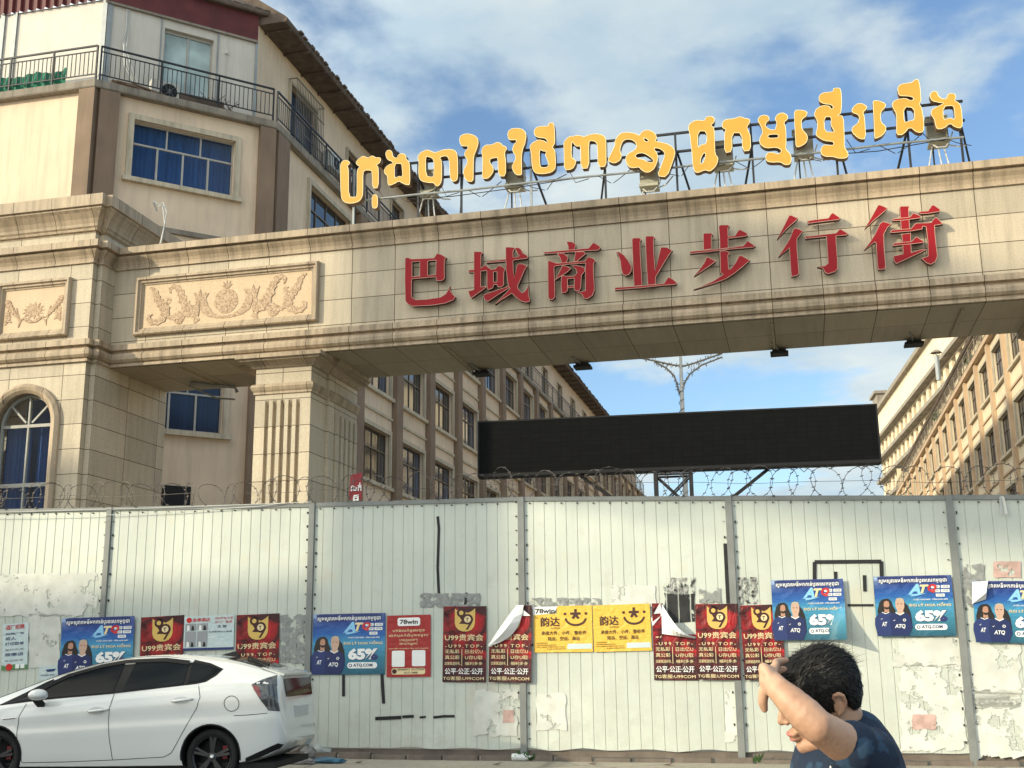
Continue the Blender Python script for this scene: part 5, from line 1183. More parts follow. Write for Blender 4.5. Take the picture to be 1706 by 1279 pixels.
for root, q, off, lab in ((M0, ((740, 1010), (811, 1009), (810, 1136), (737, 1136)), .012, 'intact maroon shield poster right of the red poster with the white label'),
    (copy_tree(M0), ((232, 1028), (305, 1026), (303, 1153), (231, 1155)), .012, 'maroon shield poster behind the middle of the car roof'),
    (copy_tree(M0), ((393, 1024), (465, 1022), (463, 1150), (391, 1152)), .012, 'maroon shield poster above the rear hatch of the car'),
    (MTL, ((816, 1008), (884, 1009), (887, 1138), (814, 1136)), .055, 'maroon shield poster with its upper left corner peeled, on a grey post'),
    (MTR, ((1086, 1005), (1160, 1003), (1160, 1132), (1090, 1133)), .014, 'maroon poster whose top hangs down peeled, showing white paper'),
    (copy_tree(M0), ((1163, 1005), (1232, 1004), (1237, 1130), (1162, 1132)), .05, 'maroon shield poster just left of the post, right of the hanging peeled one'),
    (copy_tree(M0), ((1238, 1008), (1303, 1005), (1313, 1130), (1241, 1133)), .040, 'maroon shield poster partly under a blue poster, just left of the man')):
    place(root, rw_, rh_, *q, off); tag(root, lab, 'poster', GR)
o = red_design(.64, .90); place(o, .64, .90, (645, 1025), (718, 1023), (717, 1126), (644, 1128), .012); tag(o, 'red poster with a white rounded label reading 78win', 'poster')
o = yellow_design(.84, .68, True); place(o, .84, .68, (889, 1010), (986, 1008), (988, 1085), (890, 1087), .012); tag(o, 'left yellow courier poster, an older white scrap on its upper corner', 'poster', GY)
o = yellow_design(.84, .68, False); place(o, .84, .68, (987, 1008), (1083, 1004), (1085, 1082), (990, 1086), .016); tag(o, 'right yellow courier poster, beside the maroon poster peeling off', 'poster', GY)
o = flyer_a(.40, .70); place(o, .40, .70, (5, 1040), (46, 1038), (47, 1115), (2, 1117), .012); tag(o, 'narrow pale blue flyer at the left edge of the picture', 'flyer')
o = flyer_b(.74, .52); place(o, .74, .52, (306, 1027), (390, 1025), (388, 1083), (305, 1084), .014); tag(o, 'pale flyer with small grey photos between two maroon posters above the car', 'flyer')
o = flyer_c(.30, .18); place(o, .30, .18, (66, 1110), (97, 1108), (97, 1132), (64, 1134), .012); tag(o, 'small pale flyer above the windscreen pillar of the car', 'flyer')

# torn remains
def torn(name, c, sc, th, c2=None, fx=1., ribs=False):
    m, t, b_ = newmat(name); u = t.nodes.new('ShaderNodeTexCoord').outputs['UV']
    f = noi(t, vmap(t, u, (fx, 1, 1)), sc, 8, .68)
    c_ = mixc(t, mapr(t, noi(t, u, sc*1.7, 5), .4, .6), c, c2 or tuple(x*.75 for x in c))
    t.links.new(c_, b_.inputs['Base Color']); b_.inputs['Roughness'].default_value = .8
    al = mapr(t, f, th-.015, th+.015)
    if ribs:
        s_ = t.nodes.new('ShaderNodeSeparateXYZ'); t.links.new(u, s_.inputs[0]); fr = M('FRACT', M('ADD', M('DIVIDE', s_.outputs[0], .1655, t), M('MULTIPLY', noi(t, u, 5, 3), .12, t), t), None, t); al = M('MULTIPLY', al, mapr(t, fr, .10, .14), t)
    t.links.new(al, b_.inputs['Alpha']); MT[name] = m; return name
torn('residue_grey', (.55, .555, .50), 2.2, .42, (.64, .645, .59)); torn('residue_pale', (.66, .67, .61), 3, .44, (.57, .58, .53)); torn('residue_black', (.015, .015, .016), 3.4, .38, (.03, .03, .03), 2.5, True)
torn('residue_lines', (.02, .02, .022), 8, .50, (.42, .42, .40), 2.6, True); torn('residue_pink', (.60, .40, .35), 4, .42); torn('residue_fine', (.30, .31, .30), 8, .47)
TG = 'torn poster remains on the hoarding'
for (x0, y0, x1, y1), m, lab in (((790, 1150, 862, 1226), 'residue_grey', 'large grey torn sheet under the peeled maroon poster, left of a post'), ((838, 1183, 856, 1204), 'residue_pink', 'small pink paper scrap on the grey torn sheet beside the post'), ((894, 1154, 943, 1216), 'residue_grey', 'grey torn sheet low on the wall below the left yellow poster'), ((1106, 962, 1158, 992), 'residue_lines', 'scratched black outline above the solid black poster remains'), ((1107, 988, 1158, 1036), 'residue_black', 'solid black poster remains beside the peeled maroon poster'), ((1165, 980, 1201, 1004), 'residue_fine', 'small grey speckled remains above a maroon poster left of the post'), ((1227, 962, 1262, 1006), 'residue_lines', 'black and white scratched remains right of the tall post'), ((1018, 975, 1092, 1010), 'residue_pale', 'pale scrap above the right yellow poster'), ((884, 996, 1000, 1016), 'residue_fine', 'grey torn strip along the top of the left yellow poster'),
    ((-10, 955, 160, 1026), 'residue_grey', 'broad grey torn patch at the far left, above the pale blue flyer'), ((48, 1022, 100, 1112), 'residue_grey', 'grey torn patch between the pale blue flyer and a blue poster'), ((466, 1024, 514, 1105), 'residue_fine', 'scratched grey patch right of the maroon poster above the hatch'), ((1486, 1064, 1600, 1110), 'residue_grey', 'grey torn band under the blue poster by the right post'), ((1500, 1106, 1606, 1250), 'residue_pale', 'large pale scraped patch left of the right post'), ((1612, 1068, 1700, 1180), 'residue_grey', 'grey torn patch right of the right post'), ((1618, 1150, 1720, 1262), 'residue_pale', 'pale scraped patch at the bottom right corner'), ((1604, 940, 1640, 1010), 'residue_fine', 'speckled scrap on the last panel beside the right post'), ((1655, 935, 1700, 962), 'residue_pink', 'pinkish printed scrap near the top right poster'), ((1208, 1150, 1236, 1236), 'residue_pale', 'narrow pale scrap left of the post behind the man'), ((1520, 1190, 1560, 1215), 'residue_pink', 'reddish scrap low on the wall left of the right post'), ((700, 988, 800, 1012), 'residue_fine', 'faint grey strip above the intact maroon poster')):
    b = MB(); l = []; C4 = ((x0, y1), (x1, y1), (x1, y0), (x0, y0)); sz = min(x1-x0, y1-y0)
    for i in range(4):
        p, q = C4[i], C4[(i+1) % 4]; n = max(4, int(math.hypot(q[0]-p[0], q[1]-p[1])/7))
        for k in range(n):
            t = k/n; j = sz*.07; g = noise.noise(Vector((p[0]+(q[0]-p[0])*t, p[1]+(q[1]-p[1])*t, x0))*.11)*j+rf.uniform(-.3, .3)*j
            l.append((p[0]+(q[0]-p[0])*t+g, p[1]+(q[1]-p[1])*t+g*(1 if i % 2 else -1)))
    oo = .001+.004*(m in ('residue_pink', 'residue_fine')); uu = [uF(*p) for p in l]; flat2 = geometry.tessellate_polygon([[Vector((p[0], p[1], 0)) for p in uu]])
    b.add([MFN @ Vector((u_, -oo, v_)) for u_, v_ in uu], [tuple(t) for t in flat2])
    o = b.build('torn_poster', m); tag(o, lab, 'torn poster', TG)

# ------------------------------------------------------------------ litter along the foot of the wall
def blob(name, c, rx, ry, rz, m, label, cat, seed, sub_=4, rough=.25, group=None):
    bm = bmesh.new(); bmesh.ops.create_icosphere(bm, subdivisions=sub_, radius=1)
    for v in bm.verts:
        n = v.co.normalized(); k = 1+rough*noise.noise(n*1.7+Vector((seed, 0, 0)))+rough*.6*abs(noise.noise(n*4.3+Vector((0, seed, 0))))+rough*.25*noise.noise(n*11+Vector((0, 0, seed)))
        v.co = Vector((n.x*rx*k, n.y*ry*k, max(-.85, n.z*k)*rz))
    me = bpy.data.meshes.new(name); bm.to_mesh(me); bm.free(); me.materials.append(MT[m]); me.polygons.foreach_set('use_smooth', [True]*len(me.polygons)); boxuv(me, Vector((0, 0, 0)))
    o = bpy.data.objects.new(name, me); COL.objects.link(o); o.location = (c.x, c.y, rz*.85); return tag(o, label, cat, group)
MT['bag'] = mat('dirty_white_plastic', (.42, .44, .41), .35, .2, 7, bmp=.6, bscale=22, spot=.3); MT['bag_blue'] = mat('blue_plastic', (.04, .13, .20), .35, .4, 8, bmp=.6, bscale=22); MT['bag_grey'] = mat('grey_sack', (.20, .19, .18), .7, .3, 7, bmp=.6, bscale=22)
blob('plastic_bag', onZ(536, 1262, .0), .20, .14, .13, 'bag', 'crumpled white plastic bag at the foot of the hoarding behind the car', 'plastic bag', 1.3)
blob('plastic_sheet', onZ(545, 1272, 0), .24, .12, .045, 'bag_blue', 'crumpled blue plastic sheet in front of the white bag', 'plastic sheet', 4.1)
blob('sack', onZ(513, 1266, 0), .11, .12, .10, 'bag_grey', 'grey crumpled sack between the car bumper and the white bag', 'sack', 7.7)
blob('rubble', onZ(500, 1274, 0), .22, .09, .05, 'bag_grey', 'low pale rubble heap beside the rear bumper of the car', 'rubble', 2.9)
p = onZ(866, 1268, 0); b = MB(); b.lathe((p.x-.12, p.y, .055), [(.01, 0), (.05, .01), (.055, .06), (.05, .15), (.053, .2), (.02, .27), (.018, .31), (.005, .315)], 12, 0, 'x')
MT['pet'] = mat('clear_bottle', (.6, .62, .6), .12, .1, 9, spec=.8); tag(b.build('plastic_bottle', 'pet', smooth=True), 'crushed clear plastic bottle lying at the foot of a grey post', 'bottle')
MT['orange'] = mat('orange_plastic', (.55, .13, .04), .6, .2, 9)
blob('plastic_scrap', onZ(718, 1264, 0), .09, .05, .035, 'orange', 'small orange scrap on the kerb below the black paint dashes', 'litter', 5.5)
for x, y, lab in ((600, 1270, 'dry leaf on the pavement right of the blue plastic sheet'), (830, 1273, 'curled dry leaf left of the plastic bottle'), (990, 1272, 'dry leaf on the pavement below the yellow posters'), (1115, 1274, 'dry leaf on the pavement left of the post behind the man')):
    p = onZ(x, y, .02); b = MB(); b.add([p+Vector((-.09, 0, 0)), p+Vector((-.02, -.03, .01)), p+Vector((.1, .01, .03)), p+Vector((0, .04, .015))], [(0, 1, 2, 3)]); b.add([p+Vector((-.09, 0, -.004)), p+Vector((0.02, -.05, -.002)), p+Vector((.05, -.02, .03))], [(0, 1, 2)])
    tag(b.build('dry_leaf', 'tile'), lab, 'leaf', 'dry leaves on the pavement')
# weeds at the post feet
b = MB()
for xx, yy in ((868, 1262), (884, 1258), (1262, 1266)):
    p = onF(xx, yy, .05); p.z = 0
    for i in range(14): d = Vector((rf.uniform(-.1, .1), rf.uniform(-.08, .0), rf.uniform(.05, .17))); b.poly([p, p+d*.6+Vector((.015, 0, 0)), p+d, p+d*.6-Vector((.015, 0, 0))])
tag(b.build('weeds', 'leaf', recalc=False), kind='stuff')
# red cloth sign behind the wire
b = MB(); q = [onY(x, y, 21.2) for x, y in ((581, 832), (603, 832), (603, 787), (584, 791))]; n = 5
b.poly(q); o = b.build('cloth_sign', ink('faded_red_cloth', (.30, .045, .05), .9)); tag(o, 'small red cloth sign with white Khmer writing in front of the fluted pillar', 'sign')
b = MB(); V, Fc = txt('លក់', .22, .16, .03); V2, F2 = txt('ដី', .12, .12, .03); c = onY(584, 818, 21.16)
b.add([(c.x+u, 21.17, c.z+v) for u, v in V], Fc); b.add([(c.x+u+.05, 21.17, c.z+v-.19) for u, v in V2], F2); b.build('lettering', 'ink_white', o)
# ------------------------------------------------------------------ white hatchback
MT['carpaint'] = mat('white_car_paint', (.68, .69, .66), .2, .03, .8, coat=.8, spec=.5)
MT['carglass'] = glass_mat('tinted_glass', (.012, .015, .016), .08, .10)
MT['cartrim'] = mat('black_car_trim', (.012, .012, .013), .6, .1, 6, spec=.15)
MT['tyre'] = mat('tyre_rubber', (.018, .018, .018), .85, .2, 9)
MT['rim'] = mat('black_alloy', (.05, .05, .053), .3, .1, 5, metal=.5)
MT['chrome'] = mat('silver_cap', (.6, .6, .6), .25, .05, 5, metal=.9)
MT['lamp_red'] = mat('red_lens', (.16, .008, .012), .15, .1, 8, coat=.6); MT['lamp_clear'] = mat('smoked_lens', (.045, .05, .055), .12, .3, 14, coat=.8); MT['lamp_pale'] = mat('pale_lens', (.09, .10, .105), .15, .2, 10, coat=.8)
MT['plate'] = mat('plate_white', (.55, .56, .55), .5, .05)
GW = onZ(351, 1307, 0); CRZ = R(187); MCR = Matrix.Rotation(CRZ, 4, 'Z')
car = thing('car', GW-(MCR @ Vector((0, .775, 0))), 'white five door hatchback with dark tinted windows parked in front of the hoarding', 'car', rz=CRZ)
MCW = WM[car.name]; ICW = MCW.inverted()
def cl(x, y, yl=.80):
    o = ICW @ CAM; d = ICW.to_3x3() @ ray(x, y); t = (yl-o.y)/d.y; p = o+d*t; return p.x, p.z
def zc(l, yl=.80): return [cl(x/2.787, 820+y/2.787, yl) for x, y in l]
def lerpt(T, x):
    if x <= T[0][0]: return T[0][1]
    for (a, p), (c, q) in zip(T, T[1:]):
        if x <= c: t = (x-a)/(c-a); return p+(q-p)*t
    return T[-1][1]
def smooth_table(T, n=8):
    o = []
    for k in range(len(T)-1):
        p0, p1, p2, p3 = T[max(k-1, 0)], T[k], T[k+1], T[min(k+2, len(T)-1)]
        for i in range(n):
            f = i/n; m1 = (p2[1]-p0[1])/max(1e-6, p2[0]-p0[0]); m2 = (p3[1]-p1[1])/max(1e-6, p3[0]-p1[0]); h = p2[0]-p1[0]
            o.append((p1[0]+h*f, (2*f**3-3*f*f+1)*p1[1]+(f**3-2*f*f+f)*h*m1+(-2*f**3+3*f*f)*p2[1]+(f**3-f*f)*h*m2))
    return o+[T[-1]]
TOP = smooth_table([(-.86, .56), (-.845, .70), (-.82, .90), (-.79, 1.06), (-.76, 1.225), (-.68, 1.27), (-.42, 1.355), (-.12, 1.432), (.29, 1.485), (.72, 1.505), (1.2, 1.485), (1.64, 1.405), (2.1, 1.27), (2.6, 1.08), (2.85, .985), (3.1, .90), (3.35, .80), (3.50, .66), (3.56, .5)])
BELT = smooth_table([(-.86, .50), (-.83, .85), (-.77, 1.09), (-.55, 1.15), (-.1, 1.145), (.5, 1.105), (1.2, 1.05), (2.0, .965), (2.7, .90), (3.2, .80), (3.5, .60), (3.56, .45)])
WID = smooth_table([(-.86, .56), (-.845, .64), (-.81, .715), (-.75, .765), (-.62, .812), (-.38, .848), (0, .868), (.8, .872), (1.8, .872), (2.4, .862), (2.9, .835), (3.2, .77), (3.45, .60), (3.56, .36)])
ROOFW = smooth_table([(-.86, .50), (-.81, .58), (-.75, .61), (-.5, .61), (.2, .60), (.8, .60), (1.4, .61), (2.0, .64), (2.6, .69), (3.0, .66), (3.3, .55), (3.56, .25)])
BOT = smooth_table([(-.86, .46), (-.78, .37), (-.55, .27), (-.2, .22), (.5, .20), (2.2, .19), (3.2, .20), (3.56, .28)])
def section(x):
    w, r, tz, bz, zb = lerpt(WID, x), lerpt(ROOFW, x), lerpt(TOP, x), lerpt(BELT, x), lerpt(BOT, x)
    bz = min(bz, tz-.06); h = bz-zb; r = min(r, w-.05)
    return [(0, zb), (w-.12, zb), (w-.05, zb+.02), (w-.022, zb+.16*h), (w-.022, zb+.26*h), (w-.006, zb+.42*h), (w-.004, zb+.56*h), (w-.016, zb+.70*h), (w-.004, zb+.79*h), (w-.024, zb+.92*h), (w-.045, bz), (w-.065-.25*(w-.045-r), bz+.25*(tz-bz)), (r+.30*(w-.065-r), bz+.62*(tz-bz)), (r+.06*(w-r), bz+.84*(tz-bz)), (r-.06, bz+.94*(tz-bz)), (r*.62, tz-.012), (0, tz)]
def ys(x, z):
    S = section(x)[2:15]
    for (a, p), (c, q) in zip(S, S[1:]):
        if p <= z <= q and q > p: return a+(c-a)*(z-p)/(q-p)
    return S[0][0] if z < S[0][1] else S[-1][0]
xs_ = sorted(set([round(-.86+.018*i, 3) for i in range(13)]+[round(-.62+.087*i, 3) for i in range(45)]+[3.3, 3.36, 3.42, 3.48, 3.53, 3.56]))
b = MB(); ns = 17; V = []
for x in xs_:
    S = section(x); V += [(x, y, z) for y, z in S]+[(x, -y, z) for y, z in S[-2:0:-1]]
m_ = ns+ns-2
F_ = [(i*m_+k, (i+1)*m_+k, (i+1)*m_+(k+1) % m_, i*m_+(k+1) % m_) for i in range(len(xs_)-1) for k in range(m_)]
F_ += [tuple(range(m_)), tuple((len(xs_)-1)*m_+k for k in range(m_-1, -1, -1))]
b.add(V, F_)
body = b.build('body', ['carpaint', 'dark'], car, smooth=True, local=True)
c = MB()
for wx in (0, 2.70):
    for s in (-1, 1):
        n = 40; P = [(wx+.352*math.cos(2*math.pi*i/n), s*.56, .325+.352*math.sin(2*math.pi*i/n)) for i in range(n)]+[(wx+.352*math.cos(2*math.pi*i/n), s*1.1, .325+.352*math.sin(2*math.pi*i/n)) for i in range(n)]
        c.add(P, [(i, (i+1) % n, n+(i+1) % n, n+i) for i in range(n)]+[tuple(range(n-1, -1, -1)), tuple(range(n, 2*n))], 1)
cut = c.build('cut', ['carpaint', 'dark'], None, local=True)
md = body.modifiers.new('wells', 'BOOLEAN'); md.operation = 'DIFFERENCE'; md.object = cut; md.solver = 'EXACT'; 
def bake(o):
    dg = bpy.context.evaluated_depsgraph_get(); dg.update(); me = bpy.data.meshes.new_from_object(o.evaluated_get(dg)); o.modifiers.clear(); o.data = me
cut.matrix_world = MCW
bpy.context.view_layer.update(); bake(body); bpy.data.objects.remove(cut)
bm = bmesh.new(); bm.from_mesh(body.data)
for e in bm.edges:
    if len(e.link_faces) == 2 and e.calc_face_angle(0) > R(32): e.smooth = False
bm.to_mesh(body.data); bm.free()
def patch(b, l, fn, m=0, cuts=3):
    bm = bmesh.new(); vs = [bm.verts.new((p[0], p[1], 0)) for p in l]; bm.faces.new(vs); bmesh.ops.triangulate(bm, faces=bm.faces)
    bmesh.ops.subdivide_edges(bm, edges=bm.edges, cuts=cuts, use_grid_fill=True)
    bm.verts.index_update(); b.add([fn(v.co.x, v.co.y) for v in bm.verts], [tuple(v.index for v in f.verts) for f in bm.faces], m); bm.free()
def side(off, s=1): return lambda x, z: (x, s*(ys(x, z)+off), z)
def both(name, l, off, m, parent=car, cuts=4, nm=None):
    b = MB()
    for s in (1,): patch(b, l, side(off, s), 0, cuts)
    o = b.build(name, m, parent, local=True, smooth=True)
    b = MB(); patch(b, l, side(off, -1), 0, cuts); b.build(name, m, parent, local=True, smooth=True); return o
dlo = zc([(-120, 1003), (0, 990), (220, 962), (520, 936), (760, 908), (915, 890), (960, 880), (1000, 850), (1025, 820), (960, 793), (870, 774), (750, 762), (650, 762), (560, 770), (450, 790), (300, 835), (200, 880), (100, 935), (0, 985), (-60, 1000)], .77)
both('window_surround', dlo, .004, 'cartrim')
for l in ([(215, 955), (530, 928), (560, 790), (450, 812), (330, 850), (220, 900), (195, 915)], [(575, 922), (855, 890), (860, 800), (750, 785), (610, 785)], [(875, 886), (950, 875), (1012, 822), (960, 803), (875, 790)], [(0, 984), (185, 958), (175, 925), (100, 945), (20, 982)]):
    both('side_window', zc(l, .77), .009, 'carglass')
b = MB(); 
for l in ([(190, 900), (300, 842), (450, 797), (560, 777), (610, 774), (612, 790), (566, 793), (450, 815), (300, 860), (200, 915)], [(606, 774), (750, 768), (865, 780), (862, 800), (750, 786), (606, 791)]): patch(b, zc(l, .77), side(.022), 0, 3)
b.build('rain_guard', 'cartrim', car, local=True)
def seam(l, w=.007, off=.0035, m='cartrim', closed=False):
    P = [Vector((p[0], p[1], 0)) for p in l]; Q = []
    for i in range(len(P)-1):
        n = max(1, int((P[i+1]-P[i]).length/.03))
        for k in range(n): Q.append(P[i].lerp(P[i+1], k/n))
    Q.append(P[-1]); b = MB(); V = []
    for i, p in enumerate(Q):
        d = (Q[min(i+1, len(Q)-1)]-Q[max(i-1, 0)]).normalized(); nn = Vector((-d.y, d.x, 0))*w/2
        for q in (p-nn, p+nn): V.append(side(off)(q.x, q.y))
    b.add(V, [(2*i, 2*i+1, 2*i+3, 2*i+2) for i in range(len(Q)-1)]); b.build('panel_gap', m, car, local=True)
for l in ([(118, 982), (90, 1040), (80, 1110), (80, 1190), (86, 1235), (100, 1256), (300, 1252), (522, 1243), (640, 1236), (760, 1229), (795, 1210), (830, 1150), (870, 1080), (915, 1000), (930, 950), (918, 893)], [(528, 936), (512, 1000), (506, 1050), (510, 1150), (522, 1243)], [(1085, 1037), (1150, 1034), (1235, 1026)], [(1075+34*math.cos(a*.4), 981+36*math.sin(a*.4)) for a in range(17)]): seam(zc(l, .85))
# handles, mirror, lamps
for hx, hy in ((456, 1014), (846, 966)):
    x, z = cl(hx/2.787, 820+hy/2.787, .87); y = ys(x, z)
    b = MB(); patch(b, [(x+.10*math.cos(a*.35)+.02, z+.045*math.sin(a*.35)) for a in range(18)], side(.003), 1, 2)
    b.tube([(x+.13, y+.012, z-.012), (x+.10, y+.034, z-.008), (x-.02, y+.038, z+.004), (x-.11, y+.034, z+.013), (x-.13, y+.012, z+.016)], [.010, .015, .016, .014, .010], 8)
    b.build('door_handle', ['carpaint', 'trim_grey'] if 'trim_grey' in MT else ['carpaint', 'plate'], car, local=True, smooth=True)
mxp, mzp = cl(64, 1158, .98)
bm = bmesh.new(); bmesh.ops.create_icosphere(bm, subdivisions=4, radius=1)
for v in bm.verts: v.co = Vector((mxp+v.co.x*.118*(1 if v.co.x > 0 else .98), .985+v.co.y*.10, mzp+v.co.z*.072*(1 if v.co.z > -.2 else .85)))
me = bpy.data.meshes.new('wing_mirror'); bm.to_mesh(me); bm.free(); me.materials.append(MT['carpaint']); me.polygons.foreach_set('use_smooth', [True]*len(me.polygons))
o = bpy.data.objects.new('wing_mirror', me); COL.objects.link(o); o.parent = car; WM[o.name] = MCW
b = MB(); b.bar((mxp+.03, .82, mzp-.13), (mxp+.03, .96, mzp-.05), .09, .045); b.build('mirror_arm', 'cartrim', o, local=True)
tl = zc([(1163, 893), (1205, 868), (1262, 848), (1270, 900), (1286, 1018), (1240, 1014), (1200, 955)], .84)
both('tail_light', tl, .006, 'lamp_clear', cuts=4)
both('tail_lens', zc([(1168, 893), (1200, 905), (1210, 955), (1198, 948), (1175, 915)], .84), .010, 'lamp_red', cuts=2)
b = MB()
for k in range(3):
    cx = 1222+k*17
    patch(b, zc([(cx, 900+k*-8), (cx+8, 888-k*8), (cx+16, 905-k*6), (cx+30, 1010), (cx+22, 1010), (cx+8, 920)][:6], .84), side(.011), 0, 2)
b.build('tail_reflector', 'lamp_pale', car, local=True)
def xr(z, y=0):
    best = -.76
    for x, t in reversed([p for p in TOP if p[0] < -.72]):
        if t <= z: best = x; break
    return best
def rear(off): return lambda y, z: (xr(z)-off, y, z)
b = MB(); patch(b, [(-.54, .985), (.54, .985), (.56, 1.20), (-.56, 1.20)], rear(.012), 0, 4); b.build('rear_window', 'carglass', car, local=True)
b = MB(); b.box(-.850, -.828, -.26, .26, .74, .87); b.build('number_plate', 'plate', car, local=True)
b = MB(); b.add([(-.50, -.60, 1.335), (-.50, .60, 1.335), (-.79, .59, 1.252), (-.81, .0, 1.262), (-.79, -.59, 1.252), (-.55, -.60, 1.308), (-.55, .60, 1.308), (-.775, .58, 1.228), (-.785, 0, 1.234), (-.775, -.58, 1.228)], [(0, 1, 2, 3, 4), (5, 9, 8, 7, 6), (4, 3, 8, 9), (3, 2, 7, 8), (1, 6, 7, 2), (0, 4, 9, 5)])
b.build('spoiler', 'carpaint', car, local=True)
def topz(x, y):
    S = section(x)[9:]; y = abs(y)
    for (a, p), (c_, q) in zip(S, S[1:]):
        if c_ <= y <= a and a > c_: return p+(q-p)*(a-y)/(a-c_)
    return S[-1][1]
b = MB(); patch(b, [(-.02, -.50), (-.02, .50), (-.52, .53), (-.52, -.53)], lambda x, y: (x, y, topz(x, y)+.012), 0, 4); b.build('hatch_window', 'carglass', car, local=True)
b = MB(); b.bar((-.15, .05, topz(-.15, 0)+.03), (-.50, .3, topz(-.50, .3)+.035), .02, .03); b.build('wiper', 'cartrim', car, local=True)
b = MB(); patch(b, [(1.62, -.55), (1.62, .55), (2.82, .62), (2.82, -.62)], lambda x, y: (x, y, topz(x, y)+.008), 0, 4); b.build('windscreen', 'carglass', car, local=True)
b = MB(); b.add([(.22, -.03, 1.485), (.22, .03, 1.485), (-.02, .03, 1.455), (-.02, -.03, 1.455), (.02, 0, 1.53), (.06, 0, 1.53)], [(0, 1, 5), (1, 2, 4, 5), (2, 3, 4), (3, 0, 5, 4)]); b.tube([(.04, 0, 1.50), (-.06, 0, 1.62)], .006, 5); b.build('aerial', 'cartrim', car, local=True)
b = MB(); patch(b, [(-.42, .255), (-.58, .30), (-.80, .40), (-.83, .44), (-.78, .46), (-.58, .37), (-.42, .30)], side(.008), 0, 3); b.build('rear_valance', 'cartrim', car, local=True)
b = MB(); b.box(-.74, 3.2, -.7, .7, .17, .24); b.build('underbody', 'dark', car, local=True)
b = MB()
for s in (1, -1): patch(b, [(3.02, .70), (3.40, .62), (3.45, .70), (3.2, .80), (2.95, .84)], side(.006, s), 0, 3)
b.build('headlight', 'lamp_pale', car, local=True)
def arc_trim(wx):
    b = MB(); n = 26; V = []
    for i in range(n+1):
        a = R(-8+196*i/n)
        for r in (.350, .366): x, z = wx+r*math.cos(a), .325+r*math.sin(a); V.append((x, ys(x, max(z, .24))+.004, z))
    b.add(V, [(2*i, 2*i+1, 2*i+3, 2*i+2) for i in range(n)]); b.build('wheel_arch_trim', 'dark', car, local=True)
arc_trim(0); arc_trim(2.70)
def wheel(wx, s):
    y0 = s*.775
    w = bpy.data.objects.new('wheel', None); COL.objects.link(w); w.parent = car; w.location = (wx, s*.69, .315); WM[w.name] = MCW @ Matrix.Translation((wx, s*.69, .315)); w.empty_display_size = .2
    b = MB(); b.lathe((0, 0, 0), [(.235, -.09), (.27, -.105), (.305, -.095), (.315, -.06), (.3155, 0), (.315, .06), (.305, .095), (.27, .105), (.238, .09), (.22, .05)], 44, 0, 'y', False)
    b.build('tyre', 'tyre', w, local=True, smooth=True)
    b = MB(); b.lathe((0, 0, 0), [(.238, s*.088), (.234, s*.094), (.226, s*.088), (.220, s*.085)], 40, 0, 'y', False); b.lathe((0, 0, 0), [(.220, s*.085), (.216, s*.0), (.21, -s*.07), (.0, -s*.071)], 40, 1, 'y', False)
    for k in range(5):
        a = R(72*k+20)
        for da in (-.12, .12):
            b.bar((math.cos(a+da*.6)*.04, s*.072, math.sin(a+da*.6)*.04), (math.cos(a+da)*.222, s*.082, math.sin(a+da)*.222), .036, .03)
    b.lathe((0, 0, 0), [(.055, s*.05), (.055, s*.085), (.0, s*.087)], 16, 0, 'y')
    b.build('rim', ['rim', 'dark'], w, local=True)
    b = MB(); b.lathe((0, 0, 0), [(.032, s*.085), (.030, s*.098), (.0, s*.100)], 16, 0, 'y'); b.build('hub_cap', 'chrome', w, local=True, smooth=True)
    b = MB(); b.box(-.17, -.11, min(s*.0, s*.04), max(s*.0, s*.04), -.03, .12); b.build('brake_caliper', 'lamp_red', w, local=True)
for wx in (0, 2.70):
    for s in (1, -1): wheel(wx, s)

b = MB(); patch(b, [cl(x, y, .86) for x, y in ((4, 1197), (27, 1194.5), (26, 1197), (5, 1199))], side(.006), 0, 2); b.build('badge_strip', 'chrome', car, local=True)
# ------------------------------------------------------------------ man shading his face with his raised arm
_SPH = {}
def sphere(seg):
    if seg not in _SPH:
        rows = seg*2//3+1; V = [(0, 0, 1)]; F = []
        for j in range(1, rows):
            t = math.pi*j/rows
            for i in range(seg): q = 2*math.pi*i/seg; V.append((math.sin(t)*math.cos(q), math.sin(t)*math.sin(q), math.cos(t)))
        V.append((0, 0, -1)); L = len(V)-1
        for i in range(seg): F.append((0, 1+i, 1+(i+1) % seg)); F.append((L, L-seg+(i+1) % seg, L-seg+i))
        for j in range(rows-2):
            for i in range(seg): p = 1+j*seg; F.append((p+i, p+seg+i, p+seg+(i+1) % seg, p+(i+1) % seg))
        _SPH[seg] = (V, F)
    return _SPH[seg]
class Flesh:
    def __init__(s): s.v = []; s.f = []
def prims(bm, c, r, axes=None, seg=14):
    V, F = sphere(seg); b0 = len(bm.v); rr = (r, r, r) if isinstance(r, float) else r
    ax_ = axes or (Vector((1, 0, 0)), Vector((0, 1, 0)), Vector((0, 0, 1)))
    x, y, z = ax_[0]*rr[0], ax_[1]*rr[1], ax_[2]*rr[2]
    for p in V: bm.v.append((c.x+x.x*p[0]+y.x*p[1]+z.x*p[2], c.y+x.y*p[0]+y.y*p[1]+z.y*p[2], c.z+x.z*p[0]+y.z*p[1]+z.z*p[2]))
    for f in F: bm.f.append([b0+i for i in f])
def chain(bm, pts, rs, seg=12):
    for i in range(len(pts)-1):
        a, c = Vector(pts[i]), Vector(pts[i+1]); n = max(2, int((c-a).length/(min(rs[i], rs[i+1])*.4)))
        for k in range(n+1): t = k/n; prims(bm, a.lerp(c, t), float(rs[i]+(rs[i+1]-rs[i])*t), None, seg)
